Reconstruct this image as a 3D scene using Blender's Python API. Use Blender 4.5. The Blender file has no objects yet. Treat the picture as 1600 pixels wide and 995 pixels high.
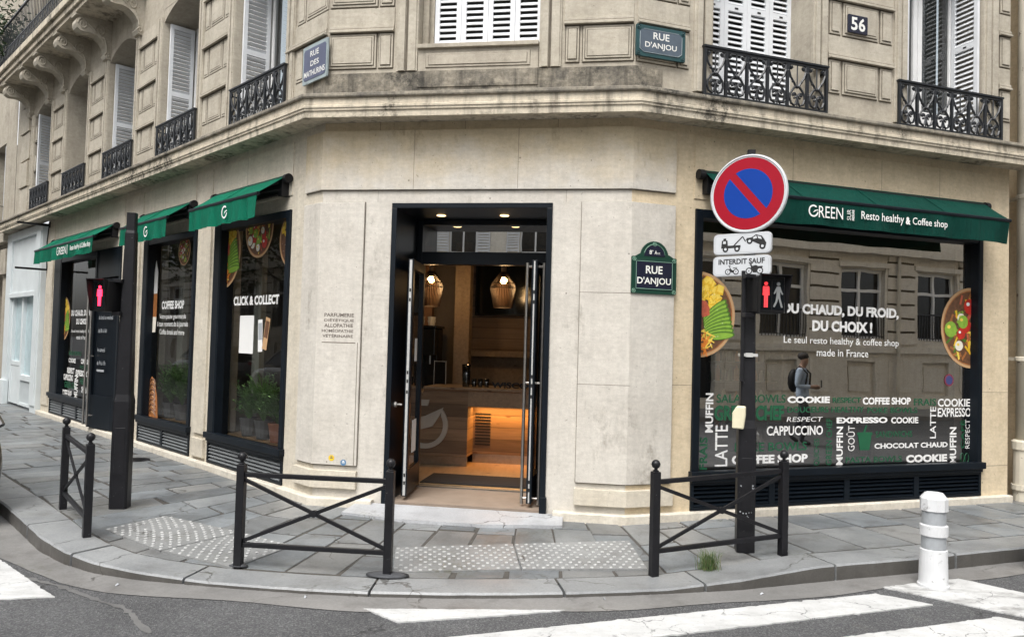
import bpy, math, random
from mathutils import Vector, Matrix
R = math.radians
random.seed(7)
scene = bpy.context.scene
COL = scene.collection

# ------------------------------------------------------------------ camera
cam_d = bpy.data.cameras.new("camera")
cam = bpy.data.objects.new("camera", cam_d)
COL.objects.link(cam)
cam_d.sensor_fit = 'HORIZONTAL'
cam_d.sensor_width = 36.0
cam_d.lens = 27.0
cam_d.clip_start = 0.05
cam_d.clip_end = 600.0
PITCH, ROLL = R(1.8597), R(1.586)
F_ = Vector((0, math.cos(PITCH), math.sin(PITCH)))
U0 = Vector((0, -math.sin(PITCH), math.cos(PITCH)))
R0 = Vector((1, 0, 0))
RX = R0 * math.cos(ROLL) + U0 * math.sin(ROLL)
UX = -R0 * math.sin(ROLL) + U0 * math.cos(ROLL)
m = Matrix((RX, UX, -F_)).transposed().to_4x4()
m.translation = Vector((0, 0, 1.70))
cam.matrix_world = m
scene.camera = cam

# ------------------------------------------------------------------ sky, sun, exposure
SUN_EL, SUN_AZ = 58.0, 200.0      # overcast: soft light from high above, behind the camera's left shoulder
world = bpy.data.worlds.new("World")
scene.world = world
world.use_nodes = True
wt = world.node_tree
wt.nodes.clear()
wo = wt.nodes.new("ShaderNodeOutputWorld")
wb = wt.nodes.new("ShaderNodeBackground")
sky = wt.nodes.new("ShaderNodeTexSky")
sky.sky_type = 'NISHITA'
sky.sun_disc = False
sky.sun_elevation = R(SUN_EL)
sky.sun_rotation = R(SUN_AZ)
sky.air_density = 1.0
sky.dust_density = 4.0
hs = wt.nodes.new("ShaderNodeHueSaturation")
hs.inputs["Saturation"].default_value = 0.22
wt.links.new(sky.outputs[0], hs.inputs["Color"])
wt.links.new(hs.outputs[0], wb.inputs[0])
wb.inputs[1].default_value = 0.15
wt.links.new(wb.outputs[0], wo.inputs[0])
sun_d = bpy.data.lights.new("sun", 'SUN')
sun_d.energy = 1.0
sun_d.angle = R(25)
sun_d.color = (1.0, 0.965, 0.91)
sun = bpy.data.objects.new("sun", sun_d)
COL.objects.link(sun)
# direction the light comes from
az = R(SUN_AZ)
sd = Vector((math.sin(az) * math.cos(R(SUN_EL)), math.cos(az) * math.cos(R(SUN_EL)), math.sin(R(SUN_EL))))
sun.rotation_euler = (sd).to_track_quat('Z', 'Y').to_euler()
sun.location = sd * 40
scene.view_settings.view_transform = 'Standard'
scene.view_settings.look = 'None'
scene.view_settings.exposure = 1.12
scene.view_settings.gamma = 1.0
scene.view_settings.use_curve_mapping = False

# ------------------------------------------------------------------ materials
def nmat(name):
    mt = bpy.data.materials.new(name)
    mt.use_nodes = True
    nt = mt.node_tree
    b = nt.nodes["Principled BSDF"]
    return mt, nt, b

def node(nt, t, **kw):
    n = nt.nodes.new(t)
    for k, v in kw.items():
        setattr(n, k, v)
    return n

def coords(nt, scale=(1, 1, 1), local=False):
    if local:
        g = node(nt, "ShaderNodeTexCoord").outputs["Object"]
    else:
        g = node(nt, "ShaderNodeNewGeometry").outputs["Position"]
    mp = node(nt, "ShaderNodeMapping")
    mp.inputs["Scale"].default_value = scale
    nt.links.new(g, mp.inputs[0])
    return mp.outputs[0]

def noise(nt, vec, scale, detail=4, rough=.55):
    n = node(nt, "ShaderNodeTexNoise")
    n.inputs["Scale"].default_value = scale
    n.inputs["Detail"].default_value = detail
    n.inputs["Roughness"].default_value = rough
    nt.links.new(vec, n.inputs["Vector"])
    return n.outputs["Fac"]

def ramp(nt, fac, stops):
    r = node(nt, "ShaderNodeValToRGB")
    e = r.color_ramp.elements
    while len(e) < len(stops):
        e.new(.5)
    for i, (p, c) in enumerate(stops):
        e[i].position = p
        e[i].color = (c[0], c[1], c[2], 1) if not isinstance(c, (int, float)) else (c, c, c, 1)
    nt.links.new(fac, r.inputs[0])
    return r.outputs[0]

def mix(nt, fac, a, b, mode='MIX'):
    n = node(nt, "ShaderNodeMixRGB", blend_type=mode)
    for i, x in ((0, fac), (1, a), (2, b)):
        if isinstance(x, (int, float)):
            n.inputs[i].default_value = x if i == 0 else (x, x, x, 1)
        elif isinstance(x, tuple):
            n.inputs[i].default_value = (x[0], x[1], x[2], 1)
        else:
            nt.links.new(x, n.inputs[i])
    return n.outputs[0]

def bump(nt, b, h, strength=.3, dist=.01):
    n = node(nt, "ShaderNodeBump")
    n.inputs["Strength"].default_value = strength
    n.inputs["Distance"].default_value = dist
    nt.links.new(h, n.inputs["Height"])
    nt.links.new(n.outputs[0], b.inputs["Normal"])

def plain(name, c, rough=.5, metal=0., var=.12, scale=6, bmp=0., bscale=60, spec=.5, coat=0., local=False, wear=None):
    mt, nt, b = nmat(name)
    v = coords(nt, local=local)
    col = mix(nt, 1.0, (c[0], c[1], c[2]), ramp(nt, noise(nt, v, scale, 6), [(.25, 1 - var), (.75, 1 + var)]), 'MULTIPLY')
    if wear:   # (colour, threshold, scale): chipped or dirty flecks with a shape of their own
        wm = ramp(nt, noise(nt, v, wear[2], 8, .7), [(wear[1], 0.), (min(.999, wear[1] + .04), 1.)])
        col = mix(nt, wm, col, wear[0])
    nt.links.new(col, b.inputs["Base Color"])
    b.inputs["Roughness"].default_value = rough
    b.inputs["Metallic"].default_value = metal
    b.inputs["Specular IOR Level"].default_value = spec
    b.inputs["Coat Weight"].default_value = coat
    if bmp:
        bump(nt, b, noise(nt, v, bscale, 5), bmp, .004)
    return mt

def stone(name, c1, c2, dirt=.25, dirtcol=(.10, .09, .075), fine=.12, pores=True, streak=.5, big=1.1):
    mt, nt, b = nmat(name)
    v = coords(nt)
    a = ramp(nt, noise(nt, v, big * 2.2, 12, .74), [(.32, c1), (.68, c2)])
    a = mix(nt, 1.0, a, ramp(nt, noise(nt, v, 26, 8, .75), [(.3, 1 - fine), (.7, 1 + fine)]), 'MULTIPLY')
    a = mix(nt, 1.0, a, ramp(nt, noise(nt, coords(nt, (1, 1, 3.5)), 7, 8, .7), [(.32, 1 - fine * .8), (.6, 1 + fine * .3)]), 'MULTIPLY')
    a = mix(nt, 1.0, a, ramp(nt, noise(nt, coords(nt, (6, 6, .5)), 2, 8, .7), [(.36, 1 - fine * .5), (.6, 1 + fine * .2)]), 'MULTIPLY')
    vs = coords(nt, (5, 5, .45))
    s = ramp(nt, noise(nt, vs, 1.6, 8, .65), [(.50, 0.), (.72, 1.)])
    a = mix(nt, mix(nt, 1.0, s, (dirt * streak,) * 3, 'MULTIPLY'), a, dirtcol)
    d = ramp(nt, noise(nt, v, 2.3, 10, .72), [(.56, 0.), (.70, 1.)])
    a = mix(nt, mix(nt, 1.0, d, (dirt,) * 3, 'MULTIPLY'), a, dirtcol)
    if dirt > .6:     # lichen and soot in ragged patches
        l = mix(nt, 1., ramp(nt, noise(nt, v, 1.15, 6, .6), [(.50, 0.), (.62, 1.)]), ramp(nt, noise(nt, v, 15, 10, .78), [(.46, 0.), (.56, 1.)]), 'MULTIPLY')
        a = mix(nt, mix(nt, 1.0, l, (.85,) * 3, 'MULTIPLY'), a, (.035, .034, .030))
    if pores:
        p = ramp(nt, noise(nt, v, 38, 2, .5), [(.72, 0.), (.74, 1.)])
        a = mix(nt, mix(nt, 1.0, p, (.45,) * 3, 'MULTIPLY'), a, (.10, .085, .07))
        vo = node(nt, "ShaderNodeTexVoronoi"); vo.inputs["Scale"].default_value = 4.2; nt.links.new(v, vo.inputs["Vector"])
        a = mix(nt, mix(nt, 1.0, ramp(nt, vo.outputs["Distance"], [(.03, 1.), (.045, 0.)]), (.6,) * 3, 'MULTIPLY'), a, (.07, .06, .05))
    nt.links.new(a, b.inputs["Base Color"])
    b.inputs["Roughness"].default_value = .88
    b.inputs["Specular IOR Level"].default_value = .25
    h = mix(nt, .5, noise(nt, v, 9, 8, .7), noise(nt, v, 90, 4, .6))
    bump(nt, b, h, .35, .012)
    return mt

def washed(name):
    """shop-level stone: washed grey below, its old warm tone left in an uneven band under the cornice and beside the corners"""
    mt = stone(name, (.485, .455, .405), (.575, .545, .49), .20, (.22, .20, .175), .10)
    nt = mt.node_tree; b = nt.nodes["Principled BSDF"]
    src = b.inputs["Base Color"].links[0].from_socket
    v = coords(nt)
    sp = node(nt, "ShaderNodeSeparateXYZ"); nt.links.new(v, sp.inputs[0])
    ad = node(nt, "ShaderNodeMath", operation='MULTIPLY_ADD'); ad.inputs[1].default_value = 1.1
    nt.links.new(noise(nt, v, 2.1, 8, .65), ad.inputs[0]); nt.links.new(sp.outputs[2], ad.inputs[2])
    mr = node(nt, "ShaderNodeMapRange"); mr.inputs[1].default_value = 3.80; mr.inputs[2].default_value = 4.32
    nt.links.new(ad.outputs[0], mr.inputs[0])
    st = mix(nt, 1., ramp(nt, noise(nt, coords(nt, (1, 1, .35)), 1.9, 10, .75), [(.55, 0.), (.66, 1.)]), ramp(nt, noise(nt, v, 11, 8, .7), [(.42, 0.), (.6, .75)]), 'MULTIPLY')
    src = mix(nt, st, src, (.25, .225, .19))
    w = mix(nt, 1., src, (.97, .865, .67), 'MULTIPLY')
    nt.links.new(mix(nt, mr.outputs[0], src, w), b.inputs["Base Color"])
    return mt

def emit(name, c, s):
    mt, nt, b = nmat(name)
    b.inputs["Base Color"].default_value = (c[0], c[1], c[2], 1)
    b.inputs["Emission Color"].default_value = (c[0], c[1], c[2], 1)
    b.inputs["Emission Strength"].default_value = s
    v = coords(nt)
    nt.links.new(mix(nt, 1., (c[0], c[1], c[2]), ramp(nt, noise(nt, v, 90, 2), [(.3, .85), (.7, 1.)]), 'MULTIPLY'), b.inputs["Emission Color"])
    return mt

def dots(name, c, s, scale):
    mt = emit(name, c, s); nt = mt.node_tree; b = nt.nodes["Principled BSDF"]
    vo = node(nt, "ShaderNodeTexVoronoi"); vo.inputs["Scale"].default_value = scale; vo.inputs["Randomness"].default_value = .15
    nt.links.new(coords(nt, local=True), vo.inputs["Vector"])
    nt.links.new(mix(nt, 1., c, ramp(nt, vo.outputs["Distance"], [(.28, 1.3), (.5, .25)]), 'MULTIPLY'), b.inputs["Emission Color"])
    return mt

def glass(name, tint=(.80, .83, .80), base=.10, gain=.9, rough=.0, dust=.03):
    mt = bpy.data.materials.new(name)
    mt.use_nodes = True
    nt = mt.node_tree
    nt.nodes.clear()
    o = node(nt, "ShaderNodeOutputMaterial")
    t = node(nt, "ShaderNodeBsdfTransparent"); t.inputs[0].default_value = (*tint, 1)
    g = node(nt, "ShaderNodeBsdfGlossy"); g.inputs["Roughness"].default_value = rough
    v = coords(nt)
    # float glass is never quite flat: reflections wave a little
    bn = node(nt, "ShaderNodeBump"); bn.inputs["Strength"].default_value = .05; bn.inputs["Distance"].default_value = .02
    nt.links.new(noise(nt, v, 1.3, 2), bn.inputs["Height"])
    nt.links.new(bn.outputs[0], g.inputs["Normal"])
    f = node(nt, "ShaderNodeFresnel"); f.inputs[0].default_value = 1.52
    ma = node(nt, "ShaderNodeMath", operation='MULTIPLY_ADD', use_clamp=True)
    ma.inputs[1].default_value = gain; ma.inputs[2].default_value = base
    nt.links.new(f.outputs[0], ma.inputs[0])
    ms = node(nt, "ShaderNodeMixShader")
    nt.links.new(ma.outputs[0], ms.inputs[0]); nt.links.new(t.outputs[0], ms.inputs[1]); nt.links.new(g.outputs[0], ms.inputs[2])
    d = node(nt, "ShaderNodeBsdfDiffuse"); d.inputs[0].default_value = (.5, .5, .48, 1)
    ms2 = node(nt, "ShaderNodeMixShader")
    du = ramp(nt, noise(nt, v, 5, 8, .7), [(.4, dust * .4), (.8, dust)])
    nt.links.new(du, ms2.inputs[0]); nt.links.new(ms.outputs[0], ms2.inputs[1]); nt.links.new(d.outputs[0], ms2.inputs[2])
    nt.links.new(ms2.outputs[0], o.inputs[0])
    return mt

def wood(name, c1, c2, plank=.18, axis='z', rough=.55):
    mt, nt, b = nmat(name)
    v = coords(nt, (.7, .7, 9) if axis == 'z' else (9, 1.2, 9), local=True)
    a = ramp(nt, noise(nt, v, 2.2, 8, .65), [(.3, c1), (.7, c2)])
    if axis == 'z':
        tc = node(nt, "ShaderNodeTexCoord"); sp = node(nt, "ShaderNodeSeparateXYZ"); nt.links.new(tc.outputs["Object"], sp.inputs[0])
        mo = node(nt, "ShaderNodeMath", operation='DIVIDE'); mo.inputs[1].default_value = plank; nt.links.new(sp.outputs[2], mo.inputs[0])
        fr = node(nt, "ShaderNodeMath", operation='FRACT'); nt.links.new(mo.outputs[0], fr.inputs[0])
        a = mix(nt, 1., a, ramp(nt, fr.outputs[0], [(0., .22), (.07, 1.)]), 'MULTIPLY')
        fl = node(nt, "ShaderNodeMath", operation='FLOOR'); nt.links.new(mo.outputs[0], fl.inputs[0])
        wn = node(nt, "ShaderNodeTexWhiteNoise", noise_dimensions='1D'); nt.links.new(fl.outputs[0], wn.inputs["W"])
        a = mix(nt, 1., a, ramp(nt, wn.outputs["Value"], [(0., .66), (1., 1.25)]), 'MULTIPLY')
    kn = node(nt, "ShaderNodeTexVoronoi"); kn.inputs["Scale"].default_value = 3.0
    nt.links.new(coords(nt, (1, 1, 2.2), local=True), kn.inputs["Vector"])
    a = mix(nt, ramp(nt, kn.outputs["Distance"], [(.06, .9), (.14, 0.)]), a, (.09, .045, .02))
    nt.links.new(a, b.inputs["Base Color"])
    b.inputs["Roughness"].default_value = rough
    return mt

def slabmat(name, c1, c2, attr=True, stain=.35):
    mt, nt, b = nmat(name)
    v = coords(nt)
    a = ramp(nt, noise(nt, v, 1.7, 6), [(.3, c1), (.7, c2)])
    if attr:
        at = node(nt, "ShaderNodeAttribute", attribute_name="tint")
        a = mix(nt, 1., a, at.outputs["Color"], 'MULTIPLY')
    a = mix(nt, 1., a, ramp(nt, noise(nt, v, 60, 4, .7), [(.3, .84), (.7, 1.14)]), 'MULTIPLY')
    s = ramp(nt, noise(nt, v, 3.1, 10, .7), [(.50, 0.), (.68, 1.)])
    a = mix(nt, mix(nt, 1., s, (stain,) * 3, 'MULTIPLY'), a, (.055, .05, .045))
    sp = ramp(nt, noise(nt, v, 23, 3, .5), [(.73, 0.), (.76, 1.)])
    a = mix(nt, mix(nt, 1., sp, (.6,) * 3, 'MULTIPLY'), a, (.035, .033, .03))
    a = mix(nt, crackmask(nt, v, .8, .008), a, (.04, .037, .032))
    mo_ = mix(nt, 1., ramp(nt, noise(nt, v, 1.1, 5), [(.56, 0.), (.66, 1.)]), ramp(nt, noise(nt, v, 30, 6, .7), [(.5, 0.), (.6, .6)]), 'MULTIPLY')
    a = mix(nt, mo_, a, (.075, .075, .045))
    nt.links.new(a, b.inputs["Base Color"])
    rr = ramp(nt, noise(nt, v, 4, 6), [(.3, .33), (.7, .55)])
    nt.links.new(rr, b.inputs["Roughness"])
    b.inputs["Specular IOR Level"].default_value = .45
    bump(nt, b, mix(nt, .35, noise(nt, v, 5, 6), noise(nt, v, 120, 4)), .3, .012)
    return mt

def crackmask(nt, v, scale, width):
    dv = node(nt, "ShaderNodeVectorMath", operation='ADD'); nz = node(nt, "ShaderNodeTexNoise"); nz.inputs["Scale"].default_value = 3.5; nz.inputs["Detail"].default_value = 6
    nt.links.new(v, nz.inputs["Vector"]); sc = node(nt, "ShaderNodeVectorMath", operation='SCALE'); sc.inputs["Scale"].default_value = .5
    nt.links.new(nz.outputs["Color"], sc.inputs[0]); nt.links.new(v, dv.inputs[0]); nt.links.new(sc.outputs[0], dv.inputs[1])
    vo = node(nt, "ShaderNodeTexVoronoi", feature='DISTANCE_TO_EDGE'); vo.inputs["Scale"].default_value = scale; nt.links.new(dv.outputs[0], vo.inputs["Vector"])
    k = ramp(nt, vo.outputs["Distance"], [(width * .4, 1.), (width, 0.)])
    return mix(nt, 1., k, ramp(nt, noise(nt, v, 1.7, 4), [(.48, 0.), (.56, .8)]), 'MULTIPLY')

def asphalt_mat():
    mt, nt, b = nmat("asphalt")
    v = coords(nt)
    vo = node(nt, "ShaderNodeTexVoronoi"); vo.inputs["Scale"].default_value = 120
    nt.links.new(v, vo.inputs["Vector"])
    a = ramp(nt, vo.outputs["Color"], [(.15, (.058, .059, .062)), (.6, (.092, .094, .097)), (.9, (.17, .17, .17))])
    a = mix(nt, 1., a, ramp(nt, noise(nt, v, 1.3, 8, .7), [(.3, .74), (.7, 1.2)]), 'MULTIPLY')
    c = ramp(nt, noise(nt, v, .9, 8, .65), [(.585, 0.), (.62, 1.), ])
    a = mix(nt, mix(nt, 1., c, (.35,) * 3, 'MULTIPLY'), a, (.12, .115, .105))
    a = mix(nt, crackmask(nt, v, .55, .008), a, (.028, .028, .028))
    nt.links.new(a, b.inputs["Base Color"])
    b.inputs["Roughness"].default_value = .8
    b.inputs["Specular IOR Level"].default_value = .35
    bump(nt, b, vo.outputs["Distance"], .7, .012)
    return mt

def paintmark_mat(name, dirt=.3):
    mt, nt, b = nmat(name)
    v = coords(nt)
    a = mix(nt, 1., (.49, .495, .49), ramp(nt, noise(nt, v, 5, 8, .7), [(.3, .85), (.65, 1.05)]), 'MULTIPLY')
    s = ramp(nt, noise(nt, coords(nt, (1.2, 3.5, 1)), 2.2, 10, .72), [(.5, 0.), (.72, 1.)])
    a = mix(nt, mix(nt, 1., s, (dirt,) * 3, 'MULTIPLY'), a, (.10, .095, .085))
    w = ramp(nt, noise(nt, v, 45, 8, .8), [(.585, 0.), (.64, 1.)])
    a = mix(nt, mix(nt, 1., w, (.6,) * 3, 'MULTIPLY'), a, (.12, .12, .12))
    w2 = ramp(nt, noise(nt, v, 6, 10, .75), [(.60, 0.), (.66, 1.)])
    a = mix(nt, mix(nt, 1., w2, (.7,) * 3, 'MULTIPLY'), a, (.13, .13, .13))
    a = mix(nt, crackmask(nt, v, 1.6, .010), a, (.07, .07, .07))
    nt.links.new(a, b.inputs["Base Color"])
    b.inputs["Roughness"].default_value = .7
    bump(nt, b, noise(nt, v, 130, 3), .3, .006)
    return mt

MT = {}
MT['stone_low'] = stone("pale_limestone", (.49, .44, .355), (.59, .545, .455), .24)
MT['stone_grey'] = washed("washed_grey_limestone")
MT['groove'] = plain("dark_groove_lines", (.115, .098, .075), .95, 0, .35, 7)  # thin dark strips around bosses, panels, mouldings and between courses
MT['stone_warm'] = stone("warm_limestone", (.54, .445, .305), (.65, .55, .395), .13, (.20, .15, .10))
MT['stone_up'] = stone("weathered_limestone", (.33, .295, .24), (.45, .41, .335), .40, (.095, .083, .066))
MT['stone_boss'] = stone("weathered_limestone_boss", (.36, .325, .262), (.485, .445, .37), .30, (.11, .096, .075))
MT['stone_crust'] = stone("black_crust_limestone", (.055, .053, .050), (.36, .32, .25), .9, (.016, .016, .016), .35, True, .9, 1.0)
MT['stone_cornice'] = stone("cornice_limestone", (.49, .43, .335), (.60, .54, .43), .68, (.06, .052, .042), .16, True, 1.1, 1.4)
MT['stone_lip'] = stone("lichen_stained_stone", (.13, .12, .105), (.33, .295, .23), .7, (.035, .035, .033), .3)
MT['stone_plinth'] = stone("plinth_limestone", (.50, .455, .375), (.64, .60, .52), .35, (.12, .10, .08))
MT['stone_opp'] = stone("cleaned_pale_limestone", (.60, .56, .48), (.72, .68, .60), .2)
MT['joint'] = plain("mortar_joint", (.15, .13, .105), .9)
MT['iron'] = plain("black_painted_iron", (.009, .009, .011), .40, .0, .3, 12, .25, 40, .32, wear=((.16, .16, .16), .665, 26))
MT['railiron'] = plain("balcony_iron", (.010, .012, .015), .42, .0, .3, 10, .15, 40)
MT['frame'] = plain("blue_black_paint", (.005, .008, .012), .38, .0, .25, 4, spec=.22)
MT['slat_sheen'] = plain("sky_sheen_slats", (.16, .17, .175), .4, 0, .1)  # paler slat colour stands in for sky reflected at a grazing angle
MT['blackmatte'] = plain("matt_black_metal", (.008, .008, .009), .5, spec=.25)
MT['steel'] = plain("brushed_steel", (.46, .44, .41), .34, 1.0, .15, 20)
MT['alu'] = plain("pale_aluminium", (.60, .60, .58), .45, .6, .12, 25)
def canvas(name, c):
    mt, nt, b = nmat(name); v = coords(nt)
    a = mix(nt, 1., c, ramp(nt, noise(nt, v, 2.5, 8, .65), [(.3, .80), (.7, 1.18)]), 'MULTIPLY')
    s = ramp(nt, noise(nt, coords(nt, (14, 14, .8)), 1.5, 8, .7), [(.5, 0.), (.75, .30)])
    a = mix(nt, s, a, (c[0] * .4 + .02, c[1] * .5 + .02, c[2] * .5 + .02))
    nt.links.new(a, b.inputs["Base Color"]); b.inputs["Roughness"].default_value = .85; b.inputs["Specular IOR Level"].default_value = .12
    bump(nt, b, mix(nt, .15, noise(nt, coords(nt, (3, 3, .7)), 2.5, 5), noise(nt, v, 150, 3)), .9, .06)
    return mt
MT['green'] = canvas("dark_green_canvas", (.0018, .041, .030))
MT['green_l'] = canvas("bright_green_canvas", (.003, .125, .072))
MT['white'] = plain("white_vinyl", (.80, .80, .78), .5, 0, .04)
MT['greenvinyl'] = plain("green_vinyl", (.012, .10, .045), .5, 0, .1)
MT['shutter'] = plain("white_shutter_paint", (.66, .68, .70), .55, 0, .10, 5, wear=((.42, .43, .44), .66, 9))
MT['pvc'] = plain("white_window_paint", (.74, .745, .74), .45, 0, .06)
MT['shopwhite'] = plain("pale_blue_white_paint", (.60, .645, .655), .5, 0, .08, 3)
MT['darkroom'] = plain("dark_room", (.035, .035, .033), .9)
MT['curtain'] = plain("grey_net_curtain", (.12, .14, .14), .9, 0, .2, 30)
MT['glass'] = glass("shop_glass", (.98, .99, .98), .05, .75, dust=.004)
MT['glass_front'] = glass("street_front_glass", (.88, .90, .88), .55, .9, dust=.008)
MT['leafglass'] = glass("smoked_door_glass", (.30, .30, .30), .05, .8)
MT['winglass'] = glass("window_glass", (.55, .6, .6), .08, 1.0)
MT['asphalt'] = asphalt_mat()
MT['slab'] = slabmat("granite_slabs", (.128, .136, .140), (.200, .207, .208), stain=.55)
MT['patch'] = slabmat("crack_filler", (.10, .10, .10), (.15, .15, .148), False, .3)
MT['tar'] = plain("dark_tar", (.055, .058, .064), .8, 0, .3, 20, .5, 60)
MT['kerb'] = slabmat("granite_kerb", (.175, .183, .186), (.25, .258, .258), True, .35)
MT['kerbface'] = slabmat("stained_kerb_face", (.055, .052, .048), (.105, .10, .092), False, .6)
MT['gutter'] = slabmat("concrete_gutter", (.165, .163, .158), (.225, .22, .213), False, .4)
MT['joint_dirt'] = plain("slab_joint_dirt", (.062, .057, .05), .95, 0, .3, 9, .4, 50)
MT['cement'] = slabmat("pale_cement", (.33, .34, .355), (.43, .44, .455), False, .2)
MT['stud'] = plain("pale_tactile_stud", (.39, .395, .39), .6, 0, .3, 20)
MT['tact'] = slabmat("tactile_concrete", (.185, .19, .19), (.245, .25, .248), False, .35)
MT['mark'] = paintmark_mat("white_road_paint", .35)
MT['markdirty'] = paintmark_mat("dirty_road_paint", .95)
MT['red'] = plain("sign_red", (.30, .004, .016), .4, 0, .05, spec=.2)
MT['blue'] = plain("sign_blue", (.002, .040, .27), .4, 0, .05, spec=.2)
MT['signwhite'] = plain("reflective_sign_white", (.52, .54, .56), .35, 0, .04)
MT['signblack'] = plain("sign_black", (.010, .010, .010), .5)
MT['enamel_blue'] = plain("faded_blue_enamel", (.075, .085, .14), .35, 0, .2, 8, wear=((.32, .33, .34), .68, 12))
MT['enamel_navy'] = plain("navy_enamel", (.012, .014, .030), .25)
MT['enamel_green'] = plain("green_enamel_border", (.010, .045, .030), .28)
MT['enamel_teal'] = plain("teal_enamel_border", (.018, .060, .065), .35, 0, .2, 10)
MT['enamel_slate'] = plain("slate_blue_enamel", (.075, .098, .125), .4, 0, .2, 7)
MT['enamel_pale'] = plain("weathered_pale_border", (.26, .31, .32), .5, 0, .25, 9)
MT['letter'] = plain("white_enamel_letter", (.74, .74, .70), .4, 0, .06)
MT['ink'] = plain("carved_dark_letter", (.12, .10, .085), .9, 0, .2, 30)
MT['redlamp'] = emit("lit_red_lamp", (1.0, .02, .06), 2.6)
MT['reddim'] = dots("red_lamp_figure", (1.0, .05, .06), .55, 85)
MT['greylamp'] = plain("unlit_grey_lamp", (.22, .23, .23), .5)
MT['bulb'] = emit("warm_bulb", (1.0, .62, .25), 26)
MT['spot'] = emit("warm_downlight", (1.0, .66, .30), 2.6)
MT['coolspot'] = emit("cool_spot_lamp", (1., .95, .85), 6)
MT['bollard'] = plain("scuffed_white_plastic", (.58, .59, .60), .5, 0, .08, 4, wear=((.34, .34, .34), .60, 11))
MT['reflband'] = plain("grey_reflective_band", (.36, .38, .40), .35, .2, .08, 30)
MT['cream'] = plain("cream_plastic", (.62, .58, .42), .45, 0, .06)
MT['wood'] = wood("planked_pine", (.145, .092, .054), (.25, .165, .10), .16)
MT['woodplain'] = wood("pine_board", (.19, .13, .080), (.31, .22, .14), .16, 'y')
MT['floorwood'] = wood("oak_floor", (.30, .19, .09), (.42, .28, .15), .16, 'y', .35)
MT['mat'] = plain("black_door_mat", (.008, .008, .009), .95, 0, .3, 40)
MT['intwall'] = plain("brown_plaster", (.15, .115, .08), .9)
MT['intdark'] = plain("dark_green_wall", (.13, .115, .085), .85, 0, .3, 1.5)
MT['ceil'] = plain("dark_ceiling", (.10, .085, .065), .9)
MT['screen'] = plain("switched_off_screen", (.006, .008, .010), .12)
MT['cage'] = plain("brown_wire_shade", (.055, .03, .016), .6)
MT['leaf'] = plain("plant_leaf", (.14, .27, .08), .6, 0, .35, 9)
MT['leaf2'] = plain("tree_leaf", (.04, .075, .022), .65, 0, .35, 2)
MT['grass'] = plain("grass_blade", (.075, .13, .035), .7, 0, .3, 9)
MT['drygrass'] = plain("dry_grass_blade", (.20, .19, .09), .8, 0, .3, 9)
MT['leafdark'] = plain("dark_evergreen_leaf", (.025, .05, .018), .7, 0, .35, 9)
MT['bark'] = plain("tree_bark", (.10, .085, .065), .9, 0, .3, 6, .6, 20)
MT['pot'] = plain("grey_pot", (.10, .10, .10), .7)
MT['terracotta'] = plain("terracotta_pot", (.26, .10, .05), .8)
MT['tan'] = plain("kraft_bowl_rim", (.50, .31, .16), .6, 0, .06)
MT['mango'] = plain("mango_yellow", (.76, .47, .03), .5, 0, .25, 22)
MT['mango2'] = plain("pale_mango_yellow", (.85, .62, .10), .5, 0, .12, 22)
MT['avo'] = plain("avocado_green", (.24, .42, .05), .5, 0, .2, 22)
MT['avo2'] = plain("dark_avocado_green", (.07, .17, .02), .5, 0, .2, 22)
MT['carrot'] = plain("carrot_orange", (.72, .22, .03), .5, 0, .2, 22)
MT['salmon'] = plain("salmon_red", (.50, .11, .06), .5, 0, .3, 22)
MT['tomato'] = plain("tomato_red", (.50, .03, .02), .5, 0, .2, 22)
MT['egg'] = plain("egg_white", (.78, .74, .64), .5, 0, .05)
MT['brownfood'] = plain("brown_filling", (.13, .06, .03), .6, 0, .4, 30)
MT['crust'] = plain("golden_crust", (.34, .13, .04), .5, 0, .4, 18)
MT['skin'] = plain("skin", (.32, .19, .13), .6)
MT['shirt'] = plain("pale_blue_shirt", (.40, .48, .58), .85, 0, .35, 11, .9, 12)
MT['trouser'] = plain("dark_trousers", (.03, .032, .04), .85)
MT['hair'] = plain("dark_hair", (.02, .015, .012), .7)
MT['carblack'] = plain("black_car_paint", (.008, .008, .009), .15, 0, .05, coat=1.)
MT['carwhite'] = plain("white_car_paint", (.70, .71, .72), .25, 0, .03, coat=1.)
MT['cargrey'] = plain("grey_car_paint", (.16, .17, .18), .25, .3, .03, coat=1.)
MT['rubber'] = plain("tyre_rubber", (.012, .012, .012), .85)
MT['downpipe'] = plain("cream_painted_pipe", (.55, .51, .42), .6, 0, .15, 3, wear=((.20, .16, .12), .62, 8))
MT['sticker_y'] = plain("yellow_sticker", (.68, .47, .03), .5, 0, .1, 60)
MT['sticker_b'] = plain("blue_sticker", (.10, .20, .33), .5, 0, .2, 60)
MT['paper'] = plain("white_paper", (.74, .74, .72), .7, 0, .04)
MT['cup'] = plain("white_cup", (.5, .48, .42), .5)
MT['dimwhite'] = plain("grey_lettering", (.36, .38, .40), .5)

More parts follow.
